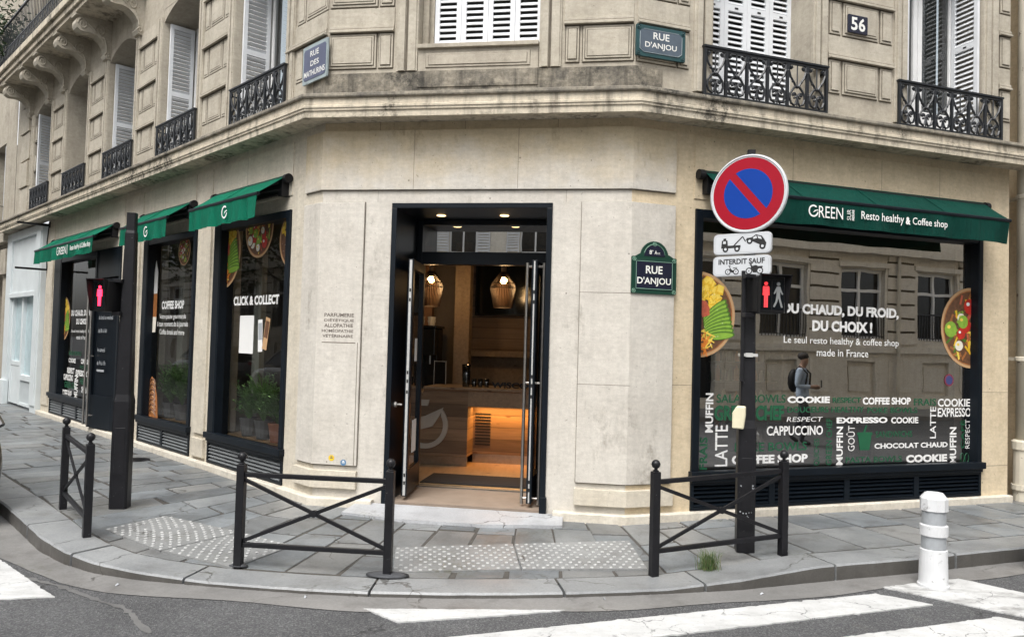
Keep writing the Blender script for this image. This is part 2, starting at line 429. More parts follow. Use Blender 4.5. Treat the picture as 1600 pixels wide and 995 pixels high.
# ------------------------------------------------------------------ mesh building
class MB:
    def __init__(s, off=(0, 0, 0)):
        s.v = []; s.f = []; s.m = []; s.o = off; s.cur = 0; s.tint = None; s.tints = []
    def add(s, vs, fs, mi=None):
        k = len(s.v); o = s.o
        s.v += [(a[0] - o[0], a[1] - o[1], a[2] - o[2]) for a in vs]
        s.f += [tuple(k + i for i in f) for f in fs]
        s.m += [s.cur if mi is None else mi] * len(fs)
        s.tints += [s.tint or (1, 1, 1)] * len(fs)
        return s
    def box(s, x0, x1, y0, y1, z0, z1, mi=None):
        vs = [(x, y, z) for x in (x0, x1) for y in (y0, y1) for z in (z0, z1)]
        return s.add(vs, [(0, 1, 3, 2), (4, 6, 7, 5), (0, 4, 5, 1), (2, 3, 7, 6), (0, 2, 6, 4), (1, 5, 7, 3)], mi)
    def quad(s, a, b, c, d, mi=None):
        return s.add([a, b, c, d], [(0, 1, 2, 3)], mi)
    def prism(s, poly, y0, y1, mi=None, axis='y'):
        n = len(poly)
        def P(p, t):
            return {'y': (p[0], t, p[1]), 'z': (p[0], p[1], t), 'x': (t, p[0], p[1])}[axis]
        vs = [P(p, y0) for p in poly] + [P(p, y1) for p in poly]
        fs = [tuple(range(n)), tuple(range(2 * n - 1, n - 1, -1))] + [(i, i + n, (i + 1) % n + n, (i + 1) % n) for i in range(n)]
        return s.add(vs, fs, mi)
    def tube(s, pts, r, n=6, closed=False, mi=None, r1=None):
        pts = [Vector(p) for p in pts]
        N = len(pts); vs = []; fs = []
        up = None
        for i, p in enumerate(pts):
            if closed:
                d = pts[(i + 1) % N] - pts[i - 1]
            else:
                d = pts[min(i + 1, N - 1)] - pts[max(i - 1, 0)]
            if d.length < 1e-9: d = Vector((0, 0, 1))
            d.normalize()
            if up is None:
                up = d.orthogonal().normalized()
            up = (up - d * up.dot(d))
            if up.length < 1e-6: up = d.orthogonal()
            up.normalize()
            w = d.cross(up)
            rr = r if r1 is None else r + (r1 - r) * i / max(1, N - 1)
            for k in range(n):
                a = 2 * math.pi * (k + .5) / n
                vs.append(tuple(p + (up * math.cos(a) + w * math.sin(a)) * rr))
        for i in range(N if closed else N - 1):
            for k in range(n):
                a = i * n + k; b = i * n + (k + 1) % n; c = ((i + 1) % N) * n
                fs.append((a, b, c + (k + 1) % n, c + k))
        if not closed:
            fs.append(tuple(range(n - 1, -1, -1))); fs.append(tuple(range((N - 1) * n, N * n)))
        return s.add(vs, fs, mi)
    def lathe(s, prof, n=16, c=(0, 0, 0), mi=None, axis='z'):
        vs = []; fs = []
        for (r, z) in prof:
            for k in range(n):
                a = 2 * math.pi * k / n
                q = (r * math.cos(a), r * math.sin(a), z)
                if axis == 'y': q = (q[0], q[2], q[1])
                if axis == 'x': q = (q[2], q[0], q[1])
                vs.append((c[0] + q[0], c[1] + q[1], c[2] + q[2]))
        for i in range(len(prof) - 1):
            for k in range(n):
                fs.append((i * n + k, i * n + (k + 1) % n, (i + 1) * n + (k + 1) % n, (i + 1) * n + k))
        fs.append(tuple(range(n - 1, -1, -1))); fs.append(tuple(range((len(prof) - 1) * n, len(prof) * n)))
        return s.add(vs, fs, mi)
    def ball(s, c, r, mi=None, n=12, sx=1, sy=1, sz=1):
        vs = []; fs = []; m_ = n // 2
        for i in range(m_ + 1):
            t = math.pi * i / m_
            for k in range(n):
                a = 2 * math.pi * k / n
                vs.append((c[0] + sx * r * math.sin(t) * math.cos(a), c[1] + sy * r * math.sin(t) * math.sin(a), c[2] - sz * r * math.cos(t)))
        for i in range(m_):
            for k in range(n):
                fs.append((i * n + k, i * n + (k + 1) % n, (i + 1) * n + (k + 1) % n, (i + 1) * n + k))
        return s.add(vs, fs, mi)
    def build(s, name, mats, parent=None, loc=(0, 0, 0), rotz=0., smooth=False, bevel=0.):
        me = bpy.data.meshes.new(name)
        me.from_pydata(s.v, [], s.f)
        if not isinstance(mats, (list, tuple)): mats = [mats]
        for q in mats: me.materials.append(MT[q] if isinstance(q, str) else q)
        me.polygons.foreach_set("material_index", s.m)
        if any(t != (1, 1, 1) for t in s.tints):
            ca = me.color_attributes.new("tint", 'FLOAT_COLOR', 'CORNER')
            i = 0
            for p, t in zip(me.polygons, s.tints):
                for _ in range(p.loop_total):
                    ca.data[i].color = (*t, 1); i += 1
        me.update()
        if smooth:
            me.polygons.foreach_set("use_smooth", [True] * len(me.polygons))
        o = bpy.data.objects.new(name, me)
        COL.objects.link(o)
        o.location = loc; o.rotation_euler = (0, 0, rotz)
        if parent: o.parent = parent
        if bevel:
            b = o.modifiers.new("bevel", 'BEVEL'); b.width = bevel; b.segments = 2; b.limit_method = 'ANGLE'; b.angle_limit = R(40)
        return o

def tag(o, label=None, cat=None, group=None, kind=None):
    if label: o["label"] = label
    if cat: o["category"] = cat
    if group: o["group"] = group
    if kind: o["kind"] = kind
    return o

def thing(name, label, cat, loc=(0, 0, 0), rotz=0., group=None, parent=None):
    o = bpy.data.objects.new(name, None)
    COL.objects.link(o)
    o.empty_display_size = .1
    o.location = loc; o.rotation_euler = (0, 0, rotz)
    return tag(o, label, cat, group)

def sub(name, parent, loc=(0, 0, 0), rotz=0.):
    o = bpy.data.objects.new(name, None); COL.objects.link(o)
    o.location = loc; o.rotation_euler = (0, 0, rotz); o.parent = parent
    return o

def copy_tree(o, parent=None):
    c = o.copy(); COL.objects.link(c)
    if parent is not None: c.parent = parent
    for ch in list(o.children): copy_tree(ch, c)
    return c

_tc = {}
def glyphs(body, bold):
    k = (body, bold)
    if k not in _tc:
        cu = bpy.data.curves.new("t", 'FONT'); cu.body = body; cu.offset = bold; cu.resolution_u = 3; cu.fill_mode = 'FRONT'
        ob = bpy.data.objects.new("t", cu); COL.objects.link(ob)
        dg = bpy.context.evaluated_depsgraph_get(); dg.update()
        me = bpy.data.meshes.new_from_object(ob.evaluated_get(dg))
        vs = [tuple(v.co) for v in me.vertices]; fs = [tuple(p.vertices) for p in me.polygons]
        bpy.data.meshes.remove(me); bpy.data.objects.remove(ob); bpy.data.curves.remove(cu)
        _tc[k] = (vs, fs)
    return _tc[k]

class TG:
    """lettering: every word or mark becomes its own object"""
    def __init__(s, off=(0, 0, 0)): s.o = off; s.l = []
    def new(s): s.l.append(MB(s.o)); return s.l[-1]
    def prism(s, *a, **k): s.new().prism(*a, **k)
    def box(s, *a, **k): s.new().box(*a, **k)
    def add(s, *a, **k): s.new().add(*a, **k)
    def tube(s, *a, **k): s.new().tube(*a, **k)
    def build(s, name, mats, *a, **k):
        for q in s.l: q.build(name, mats, *a, **k)

def text(mb, body, x0, x1, z0, z1, y, mi=None, bold=.0, vert=False, shear=0., back=False):
    if isinstance(mb, TG): mb = mb.new()
    vs, fs = glyphs(body, bold)
    ax = min(v[0] for v in vs); bx = max(v[0] for v in vs); ay = min(v[1] for v in vs); by = max(v[1] for v in vs)
    out = []
    for v in vs:
        p = (v[0] - ax) / (bx - ax); q = (v[1] - ay) / (by - ay)
        if vert:
            out.append((x1 - q * (x1 - x0), y, z0 + p * (z1 - z0) + shear * q * (x1 - x0)))
        else:
            out.append((x0 + p * (x1 - x0) + shear * (q - .5) * (z1 - z0), y, z0 + q * (z1 - z0)))
    mb.add(out, fs, mi)

# ------------------------------------------------------------------ facade frames: x to the right seen from the street, y into the wall, z up
AL = Vector((-2.01273, 7.99601)); AR = Vector((1.14244, 7.49063))
aL, aR_ = R(-44.3), R(70.8)
dL = Vector((math.sin(aL), math.cos(aL))); dR = Vector((math.sin(aR_), math.cos(aR_)))
dC = (AR - AL).normalized(); LC = (AR - AL).length
nL = Vector((-dL.y, dL.x)); nL = -nL if nL.y > 0 else nL
nR = Vector((dR.y, -dR.x)); nC = Vector((dC.y, -dC.x))
FR = {'L': (AL, math.atan2(-dL.y, -dL.x)), 'C': (AL, math.atan2(dC.y, dC.x)), 'R': (AR, math.atan2(dR.y, dR.x))}
def W(fr, x, y, z=0.):
    o, a = FR[fr]
    return (o.x + x * math.cos(a) - y * math.sin(a), o.y + x * math.sin(a) + y * math.cos(a), z)
def floc(fr):
    o, a = FR[fr]
    return dict(loc=(o.x - AL.x, o.y - AL.y, 0), rotz=a)
def ft(name, label, cat, fr, x, z, group=None, y=0.):
    t = thing(name, label, cat, W(fr, x, y, z), FR[fr][1], group)
    return t, (x, y, z)

def sweep(pts, prof, capped=True):
    """profile (out, z) swept along a wall line given in world xy; the street is on the right of the line"""
    n = len(pts); mb = MB((AL.x, AL.y, 0)); offs = []
    for i in range(n):
        ns = []
        for a, b in ((i - 1, i), (i, i + 1)):
            if 0 <= a and b < n:
                d = (pts[b] - pts[a]).normalized(); ns.append(Vector((d.y, -d.x)))
        if len(ns) == 1: offs.append(ns[0])
        else:
            h = (ns[0] + ns[1]).normalized(); offs.append(h / h.dot(ns[0]))
    k = len(prof); vs = []
    for p, o in zip(pts, offs):
        for (q, z) in prof: vs.append((p.x + o.x * q, p.y + o.y * q, z))
    fs = []
    for i in range(n - 1):
        for j in range(k):
            a = i * k + j; b = i * k + (j + 1) % k
            fs.append((a, a + k, b + k, b))
    if capped:
        fs.append(tuple(range(k))); fs.append(tuple(range((n - 1) * k + k - 1, (n - 1) * k - 1, -1)))
    mb.add(vs, fs)
    return mb
def PL(u): return AL + dL * u
def PR(u): return AR + dR * u
def PC(x): return AL + dC * x

def wall(mb, x0, x1, z0, z1, openings, depth=.4, y=0.):
    """wall face with rectangular openings and their reveals"""
    xs = sorted({x0, x1} | {v for o in openings for v in o[:2]}); zs = sorted({z0, z1} | {v for o in openings for v in o[2:4]})
    xs = [v for v in xs if x0 <= v <= x1]; zs = [v for v in zs if z0 <= v <= z1]
    for i in range(len(xs) - 1):
        for j in range(len(zs) - 1):
            cx = (xs[i] + xs[i + 1]) / 2; cz = (zs[j] + zs[j + 1]) / 2
            if any(o[0] < cx < o[1] and o[2] < cz < o[3] for o in openings): continue
            mb.quad((xs[i], y, zs[j]), (xs[i + 1], y, zs[j]), (xs[i + 1], y, zs[j + 1]), (xs[i], y, zs[j + 1]))
    for o in openings:
        a, b, c, d = o[:4]; t = o[4] if len(o) > 4 else depth
        mb.quad((a, y, c), (a, y + t, c), (a, y + t, d), (a, y, d)); mb.quad((b, y, c), (b, y, d), (b, y + t, d), (b, y + t, c))
        mb.quad((a, y, d), (a, y + t, d), (b, y + t, d), (b, y, d)); mb.quad((a, y, c), (b, y, c), (b, y + t, c), (a, y + t, c))
# ================================================================== ground
RZ = -.13
def zk(x):
    if x < -4.0: return 0.
    if x < -2.2: return -.09 * (x + 4.0) / 1.8
    if x < 1.2: return -.09
    if x < 2.5: return -.09 * (2.5 - x) / 1.3
    return 0.
g = MB(); g.quad((-220, -220, RZ), (220, -220, RZ), (220, 220, RZ), (-220, 220, RZ))
tag(g.build("road", 'asphalt'), kind='structure')

KERB = [(-4.868, 7.509), (-4.364, 6.965), (-3.87, 6.43), (-3.47, 6.09), (-3.10, 5.87), (-2.75, 5.755), (-2.42, 5.69), (-2.0, 5.62), (-1.5, 5.555), (-.95, 5.515), (-.4, 5.53),
        (.05, 5.57), (.5, 5.63), (.95, 5.715), (1.4, 5.81), (1.8, 5.91), (2.1, 6.02), (2.55, 6.185), (3.08, 6.37), (3.43, 6.49), (3.74, 6.61), (4.66, 6.965)]
KERB = [Vector(p) for p in KERB]
KERB = [KERB[0] + dL * 40] + [KERB[0] + dL * k for k in (24, 16, 11, 8, 6, 4.5, 3.3, 2.2, 1.1)] + KERB + [KERB[-1] + dR * k for k in (1.1, 2.2, 3.5, 5, 8, 14, 30)]
def offset_line(pts, d):
    out = []
    for i, p in enumerate(pts):
        t = (pts[min(i + 1, len(pts) - 1)] - pts[max(i - 1, 0)]).normalized()
        out.append(p + Vector((-t.y, t.x)) * d)
    return out
def resample(pts, step):
    out = [pts[0]]; acc = 0.
    for a, b in zip(pts, pts[1:]):
        L = (b - a).length; t = step - acc
        while t < L:
            out.append(a + (b - a) * (t / L)); t += step
        acc = (acc + L) % step
    out.append(pts[-1]); return out
KI = offset_line(KERB, .33)      # inner edge of the kerb stones
# kerb stones
kb = MB(); rnd = random.Random(3)
ko = resample(KERB, .1)
kin = offset_line(ko, .33)
i = 0
while i < len(ko) - 2:
    ln = rnd.choice([11, 12, 13, 14]); j = min(i + ln, len(ko) - 1)
    tn = rnd.uniform(.88, 1.1); kb.tint = (tn, tn, tn * 1.01)
    dz = rnd.uniform(-.004, .004)
    g_ = .011
    seg = list(range(i, j + 1)); top = []
    for q, s_ in enumerate(seg):
        o_ = ko[s_] + (kin[s_] - ko[s_]) * rnd.uniform(-.008, .012); n_ = kin[s_]
        if q == 0: d = (ko[s_ + 1] - ko[s_]).normalized() * g_; o_ = o_ + d; n_ = n_ + d
        if q == len(seg) - 1: d = (ko[s_ - 1] - ko[s_]).normalized() * g_; o_ = o_ + d; n_ = n_ + d
        t_ = (n_ - o_).normalized(); z_ = zk(o_.x) + dz
        top.append((o_, o_ + t_ * .014, n_, z_))
    m_ = len(top); vs = []
    for (o_, o2, n_, z_) in top:
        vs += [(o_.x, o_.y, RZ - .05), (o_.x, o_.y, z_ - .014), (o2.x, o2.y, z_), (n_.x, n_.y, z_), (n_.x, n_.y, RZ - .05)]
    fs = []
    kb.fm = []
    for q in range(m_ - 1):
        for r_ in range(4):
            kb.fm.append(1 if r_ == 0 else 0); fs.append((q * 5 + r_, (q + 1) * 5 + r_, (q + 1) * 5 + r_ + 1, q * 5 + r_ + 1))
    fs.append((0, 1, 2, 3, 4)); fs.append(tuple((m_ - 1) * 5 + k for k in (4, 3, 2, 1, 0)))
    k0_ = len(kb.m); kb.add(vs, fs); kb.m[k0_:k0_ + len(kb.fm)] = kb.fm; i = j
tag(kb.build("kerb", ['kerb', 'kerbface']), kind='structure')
# gutter band along the kerb
go = offset_line(ko, -.27); gu = MB()
for a in range(len(ko) - 1):
    w0 = -.27 - .03 * math.sin(a * .37) ; w1 = -.27 - .03 * math.sin((a + 1) * .37)
    p = [ko[a], ko[a + 1]]
    t0 = (kin[a] - ko[a]).normalized(); t1 = (kin[a + 1] - ko[a + 1]).normalized()
    q0 = ko[a] + t0 * w0; q1 = ko[a + 1] + t1 * w1
    gu.quad((q0.x, q0.y, RZ + .005), (q1.x, q1.y, RZ + .005), (ko[a + 1].x + t1.x * .01, ko[a + 1].y + t1.y * .01, RZ + .005), (ko[a].x + t0.x * .01, ko[a].y + t0.y * .01, RZ + .005))
tag(gu.build("gutter", 'gutter'), kind='structure')

# pavement: rows of granite slabs laid from the wall to the kerb
off_k = offset_line(resample(KERB, .05), .345)
def clen(pts):
    out = [0.]
    for a, b in zip(pts, pts[1:]): out.append(out[-1] + (b - a).length)
    return out
OKL = clen(off_k)
def foot(p, d):      # arc length of the kerb point straight out from wall point p
    return min(range(len(off_k)), key=lambda i: ((off_k[i] - p) - d * (off_k[i] - p).dot(d)).length + (9 if (off_k[i] - p).dot(d) < 0 else 0))
def at_len(s):
    for i in range(len(OKL) - 1):
        if OKL[i + 1] >= s: return off_k[i].lerp(off_k[i + 1], (s - OKL[i]) / max(1e-6, OKL[i + 1] - OKL[i]))
    return off_k[-1]
UA, UB = 2.35, .55
sA = OKL[foot(PL(UA), nL)]; sB = OKL[foot(PR(UB), nR)]
ROWS = []
for k in range(62, 0, -1):
    p = PL(UA + k * .38); ROWS.append((p - nL * .1, off_k[foot(p, nL)]))
tot = UA + LC + UB; NR = 19
for k in range(NR + 1):
    t = tot * k / NR
    p = PL(UA - t) - nL * .1 if t < UA else (PC(t - UA) - nC * .1 if t < UA + LC else PR(t - UA - LC) - nR * .1)
    ROWS.append((p, at_len(sA + (sB - sA) * k / NR)))
for k in range(1, 40):
    p = PR(UB + k * .56); ROWS.append((p - nR * .1, off_k[foot(p, nR)]))
pv = MB(); bed = MB(); rnd = random.Random(11)
for (w0, k0), (w1, k1) in zip(ROWS, ROWS[1:]):
    e0 = k0 + (k0 - w0).normalized() * .1; e1 = k1 + (k1 - w1).normalized() * .1
    bed.quad((w0.x, w0.y, -.009), (w1.x, w1.y, -.009), (e1.x, e1.y, zk(k1.x) - .011), (e0.x, e0.y, zk(k0.x) - .011))
    L_ = ((k0 - w0).length + (k1 - w1).length) / 2
    cuts = [0.]; t = rnd.uniform(.35, .9)
    while t < L_ - .3:
        cuts.append(t / L_); t += rnd.uniform(.5, 1.0)
    cuts.append(1.)
    for a, b in zip(cuts, cuts[1:]):
        tn = rnd.uniform(.83, 1.18); wm = rnd.uniform(-.045, .035)
        if rnd.random() < .12: tn *= .82
        pv.tint = (tn * (1 + wm), tn, tn * (1 - wm))
        gx = rnd.uniform(.009, .024)
        q = [w0.lerp(k0, a), w1.lerp(k1, a), w1.lerp(k1, b), w0.lerp(k0, b)]
        tz = [a, a, b, b]
        c = sum(q, Vector((0, 0))) / 4
        dz = rnd.uniform(-.003, .003)
        poly = []
        for v_, t_ in zip(q, tz):
            j = Vector((rnd.uniform(-.014, .014), rnd.uniform(-.014, .014)))
            d = (c - v_); d = d.normalized() * gx * 1.5
            poly.append((v_ + d + j, t_))
        kx = (k0.x + k1.x) / 2
        ks = (k0.x, k1.x, k1.x, k0.x)
        vs = [(p.x, p.y, t_ * zk(kx_) + dz) for (p, t_), kx_ in zip(poly, ks)] + [(p.x, p.y, t_ * zk(kx_) - .03) for (p, t_), kx_ in zip(poly, ks)]
        pv.add(vs, [(0, 1, 2, 3), (0, 4, 5, 1), (1, 5, 6, 2), (2, 6, 7, 3), (3, 7, 4, 0)])
po = pv.build("pavement", 'slab', bevel=.004)
tag(po, kind='structure')
tag(bed.build("pavement_bed", 'joint_dirt'), kind='structure')
def gz_(x, y):
    """height of the pavement at a point: falls from the wall towards the dropped kerb"""
    p = Vector((x, y)); best = None
    for w_, k_ in ROWS:
        d = k_ - w_; t = max(0, min(1, (p - w_).dot(d) / d.length_squared)); e = (p - (w_ + d * t)).length
        if best is None or e < best[0]: best = (e, t * zk(k_.x))
    return best[1]

# pale cement ramp in front of the entrance and its brown threshold
cm = MB()
q = [W('C', .50, -.03), W('C', 2.60, -.02), W('C', 2.62, -.30), W('C', 1.9, -.45), W('C', 1.1, -.47), W('C', .45, -.33)]
zz = [.045, .045, .004, .002, .002, .004]
n_ = len(q)
cm.add([(p[0], p[1], z) for p, z in zip(q, zz)] + [(p[0], p[1], -.06) for p in q], [tuple(range(n_))] + [(i, i + n_, (i + 1) % n_ + n_, (i + 1) % n_) for i in range(n_)])
tag(cm.build("entrance_ramp", 'cement'), kind='structure')

# tactile paving: studded strips at the crossings
def tactile(name, quads, label):
    mb = MB(); rnd = random.Random(5)
    for (a, b, c, d) in quads:
        a, b, c, d = map(Vector, (a, b, c, d))
        ga = [gz_(v.x, v.y) for v in (a, b, c, d)]
        mb.add([(v.x, v.y, h + .009) for v, h in zip((a, b, c, d), ga)] + [(v.x, v.y, h - .02) for v, h in zip((a, b, c, d), ga)], [(0, 1, 2, 3), (0, 4, 5, 1), (1, 5, 6, 2), (2, 6, 7, 3), (3, 7, 4, 0)], 0)
        nu = int(((b - a).length + (c - d).length) / 2 / .075); nv = int(((d - a).length + (c - b).length) / 2 / .058)
        for i in range(nu):
            for j in range(nv):
                s_ = (i + .5 + (.25 if j % 2 else -.25)) / nu; t_ = (j + .5) / nv
                if rnd.random() < .05: continue
                p = a.lerp(b, s_).lerp(d.lerp(c, s_), t_)
                h = (ga[0] * (1 - s_) + ga[1] * s_) * (1 - t_) + (ga[3] * (1 - s_) + ga[2] * s_) * t_ + .009
                mb.lathe([(.0155, h - .001), (.0145, h + .004), (.009, h + .006)], 7, (p.x, p.y, 0), 1)
    o = mb.build(name, ['tact', 'stud'])
    tag(o, kind='structure')
tactile("tactile_paving", [((-.93, 6.56), (.06, 6.75), (.12, 6.11), (-.86, 5.96)), ((.075, 6.75), (1.10, 6.93), (1.14, 6.21), (.135, 6.11))], '')
tactile("tactile_paving", [((-3.49, 6.74), (-3.20, 7.27), (-2.36, 6.88), (-2.78, 6.24)), ((-2.345, 6.87), (-1.80, 6.55), (-2.10, 5.98), (-2.765, 6.235))], '')

# painted zebra stripes
def stripe(name, poly, m_='mark', z=RZ + .009):
    q_ = []; rn = random.Random(len(poly) + int(poly[0][0] * 100))
    for i_ in range(len(poly)):
        a_, b_ = Vector(poly[i_ - 1]), Vector(poly[i_]); m_n = max(1, int((b_ - a_).length / .035))
        for j_ in range(m_n):
            e_ = .004 if rn.random() < .85 else .012
            q_.append(tuple(a_.lerp(b_, j_ / m_n) + Vector((rn.uniform(-e_, e_), rn.uniform(-e_, e_)))))
    poly = q_
    mb = MB(); n = len(poly); mb.add([(p[0], p[1], z) for p in poly], [tuple(range(n))])
    mb.add([(p[0], p[1], z) for p in poly] + [(p[0], p[1], RZ - .01) for p in poly], [(i, i + n, (i + 1) % n + n, (i + 1) % n) for i in range(n)])
    tag(mb.build(name, m_), kind='structure')
stripe("zebra_stripe", [(-.946, 5.272), (-.684, 5.041), (.055, 5.234), (.42, 5.352)])
stripe("zebra_stripe", [(2.827, 5.904), (3.141, 5.687), (1.02, 4.93), (-.55, 4.38), (-.85, 4.63)])
stripe("zebra_stripe", [(3.475, 5.457), (3.79, 5.25), (.5, 4.06), (.2, 4.29)])
stripe("zebra_stripe", [(3.36, 4.70), (4.1, 4.7), (1.6, 3.75), (1.2, 3.95)])
stripe("zebra_stripe", [(2.952, 6.076), (3.719, 6.357), (5.1, 4.9), (4.55, 4.72)], 'markdirty')
stripe("zebra_stripe", [(-4.6, 6.75), (-4.008, 6.157), (-3.096, 5.341), (-3.6, 5.22), (-5.4, 6.35)], 'mark')

# ================================================================== the corner building
B = thing("corner_building", "cream stone corner building with a cafe behind its chamfered entrance and white shutters above", "building", (AL.x, AL.y, 0))
wl = MB()
SHOPL = [(-2.61, -.64, .1, 3.11), (-5.17, -3.20, .1, 3.11), (-10.15, -6.22, .1, 3.11)]
wall(wl, -10.85, 0, 0, 4.1, [o + (.35,) for o in SHOPL])
for a, b in ((-2.66, -.64), (-5.2, -3.3), (-10.1, -6.15)):      # frieze panels over the shop windows
    wl.box(a, b, -.014, .02, 3.27, 3.86)
for a, b in ((-3.22, -2.76), (-6.05, -5.30)):
    wl.box(a, b, -.014, .02, 3.27, 3.86)
for a, b in ((-3.06, -2.72), (-6.02, -5.35)):                    # raised pier strips
    wl.box(a, b, -.030, .02, .42, 3.16); wl.box(a - .02, b + .02, -.040, .02, .12, .36)
wl.box(-10.8, -10.3, -.02, .02, .2, 3.8)
wl.build("wall", 'stone_low', B, **floc('L'), bevel=.004)
wc = MB()
wall(wc, 0, LC, 0, 4.1, [(.76, 2.42, -.01, 3.11, .9)])
wc.build("wall", 'stone_grey', B, **floc('C'))
wr = MB()
wall(wr, 0, 5.06, 0, 4.1, [(.72, 4.62, .1, 3.11, .35)])
wr.box(.70, 4.66, -.012, .02, 3.21, 3.86)
wr.quad((5.06, 0, 0), (5.06, .6, 0), (5.06, .6, 4.1), (5.06, 0, 4.1))
wr.build("wall", 'stone_warm', B, **floc('R'), bevel=.004)
# raised panels that turn the two corners
def wrapbox(pts, z0, z1, o, mat_, name="wall_panel"):
    return sweep(pts, [(-.02, z0), (o, z0), (o, z1), (-.02, z1)]).build(name, mat_, B, bevel=.004)
wrapbox([PL(.33), PL(0), AR, PR(.48)], 3.245, 3.86, .028, 'stone_grey')
wrapbox([PL(.33), PL(0), PC(.47)], .405, 3.115, .030, 'stone_grey')
wrapbox([PC(2.71), AR, PR(.48)], .365, 3.115, .030, 'stone_grey')
wrapbox([PL(.35), PL(0), PC(.475)], .17, .35, .050, 'stone_low')
wrapbox([PC(2.70), AR, PR(.50)], .15, .31, .050, 'stone_low')
for pts, z0, z1 in (([PC(2.71), AR, PR(.48)], .355, .365), ([PC(2.71), AR, PR(.48)], 3.115, 3.121), ([PL(.33), PL(0), PC(.47)], .393, .405), ([PL(.33), PL(0), PC(.47)], 3.115, 3.121), ([PL(.33), PL(0), AR, PR(.48)], 3.236, 3.245), ([PL(.33), PL(0), AR, PR(.48)], 3.86, 3.866)):
    sweep(pts, [(-.02, z0), (.003, z0), (.003, z1), (-.02, z1)]).build("panel_groove", 'groove', B)
gv = MB(); gv.box(.47, .476, -.003, .002, .40, 3.12); gv.box(2.704, 2.71, -.003, .002, .36, 3.12); gv.build("panel_groove", 'groove', B, **floc('C'))
# thin joints between the stone courses
jn = MB()
for z in (1.32, 2.22): jn.box(2.71, LC + .02, -.0308, -.02, z, z + .004)
jn.box(.055, .42, -.0308, -.02, 1.655, 1.664); jn.box(.44, .447, -.0308, -.02, .41, 1.664)
for x in (.98, 2.06): jn.box(x, x + .004, -.0288, -.026, 3.25, 3.86)
for x in (.6, 1.5, 2.45): jn.box(x, x + .004, -.0008, .002, 3.86, 3.95)
for x in (.60, 2.55): jn.box(x, x + .003, -.0008, .002, 3.12, 3.24)
jn.build("mortar_joint", 'joint', B, **floc('C'))
jr = MB()
jr.box(0, .72, -.0008, .002, 1.33, 1.334)
for x in (1.9, 3.1, 3.95): jr.box(x, x + .004, -.0128, -.01, 3.22, 3.85)
jr.box(4.62, 5.06, -.0008, .002, 1.28, 1.284); jr.box(4.62, 5.06, -.0008, .002, .42, .425)
jr.build("mortar_joint", 'joint', B, **floc('R'))
jl = MB()
for x in (-1.75, -4.4, -7.5, -8.9): jl.box(x, x + .004, -.0148, -.012, 3.28, 3.85)
jl.build("mortar_joint", 'joint', B, **floc('L'))
# plinth step along the foot of the wall
sweep([PL(10.85), PL(0), PC(.66)], [(-.02, -.06), (.085, -.06), (.085, .066), (.078, .078), (-.02, .078)]).build("plinth", 'stone_plinth', B, bevel=.005)
sweep([PC(2.50), AR, PR(5.06)], [(-.02, -.06), (.075, -.06), (.075, .066), (.068, .078), (-.02, .078)]).build("plinth", 'stone_plinth', B, bevel=.005)
pj = MB((AL.x, AL.y, 0))
# cornice round the whole corner
CP = [(0, 3.95), (.25, 3.95), (.262, 3.925), (.30, 3.925), (.30, 3.985), (.314, 3.992), (.314, 4.012), (.324, 4.018), (.324, 4.038), (.312, 4.045), (.312, 4.115), (-.05, 4.125)]
LP = [(-.05, 4.115), (.335, 4.115), (.342, 4.13), (.338, 4.16), (.20, 4.19), (.03, 4.25), (-.05, 4.25)]
sweep([PL(14.05), PL(0), AR, PR(5.2)], CP).build("cornice", 'stone_cornice', B)
sweep([PL(14.05), PL(0), AR, PR(5.2)], LP).build("cornice_ledge", 'stone_lip', B, bevel=.006)
# blackened base course of the chamfer above the cornice, cleaner on the sides
sweep([PL(.25), PL(0), AR, PR(.30)], [(-.02, 4.25), (.02, 4.25), (.02, 4.465), (-.02, 4.475)]).build("base_course", 'stone_crust', B)

# ---- upper storeys
TOP = 12.5
WL = [.88 + 2.51 * i for i in range(5)]      # right edge (u) of each first-floor window of the left side
uw = MB()
WD = 1.40
opsL = [(-(u + WD), -u, 4.24, 6.58, .62) for u in WL]
wall(uw, -14.0, 0, 4.0, TOP, opsL + [(-(u + WD), -u, 7.45, 9.6, .5) for u in WL])
for u in WL:      # segmental arch heads
    n = 10; x0, x1 = -(u + WD), -u; cx = (x0 + x1) / 2
    poly = [(x0, 6.58)] + [(x0 + (x1 - x0) * k / n, 6.38 + .20 * (1 - (2 * k / n - 1) ** 2)) for k in range(n + 1)] + [(x1, 6.58)]
    uw.prism(poly, .003, .60)
uw.build("upper_wall", 'stone_up', B, **floc('L'))
uc = MB()
wall(uc, 0, LC, 4.0, TOP, [(.98, 2.24, 4.74, 6.9, .34)])
uc.build("upper_wall", 'stone_up', B, **floc('C'))
ur = MB()
wall(ur, 0, 5.06, 4.0, TOP, [(.88, 2.13, 4.24, 6.6, .62), (3.45, 4.61, 4.24, 6.6, .62)])
ur.quad((5.06, 0, 4), (5.06, .8, 4), (5.06, .8, TOP), (5.06, 0, TOP))
ur.build("upper_wall", 'stone_up', B, **floc('R'))
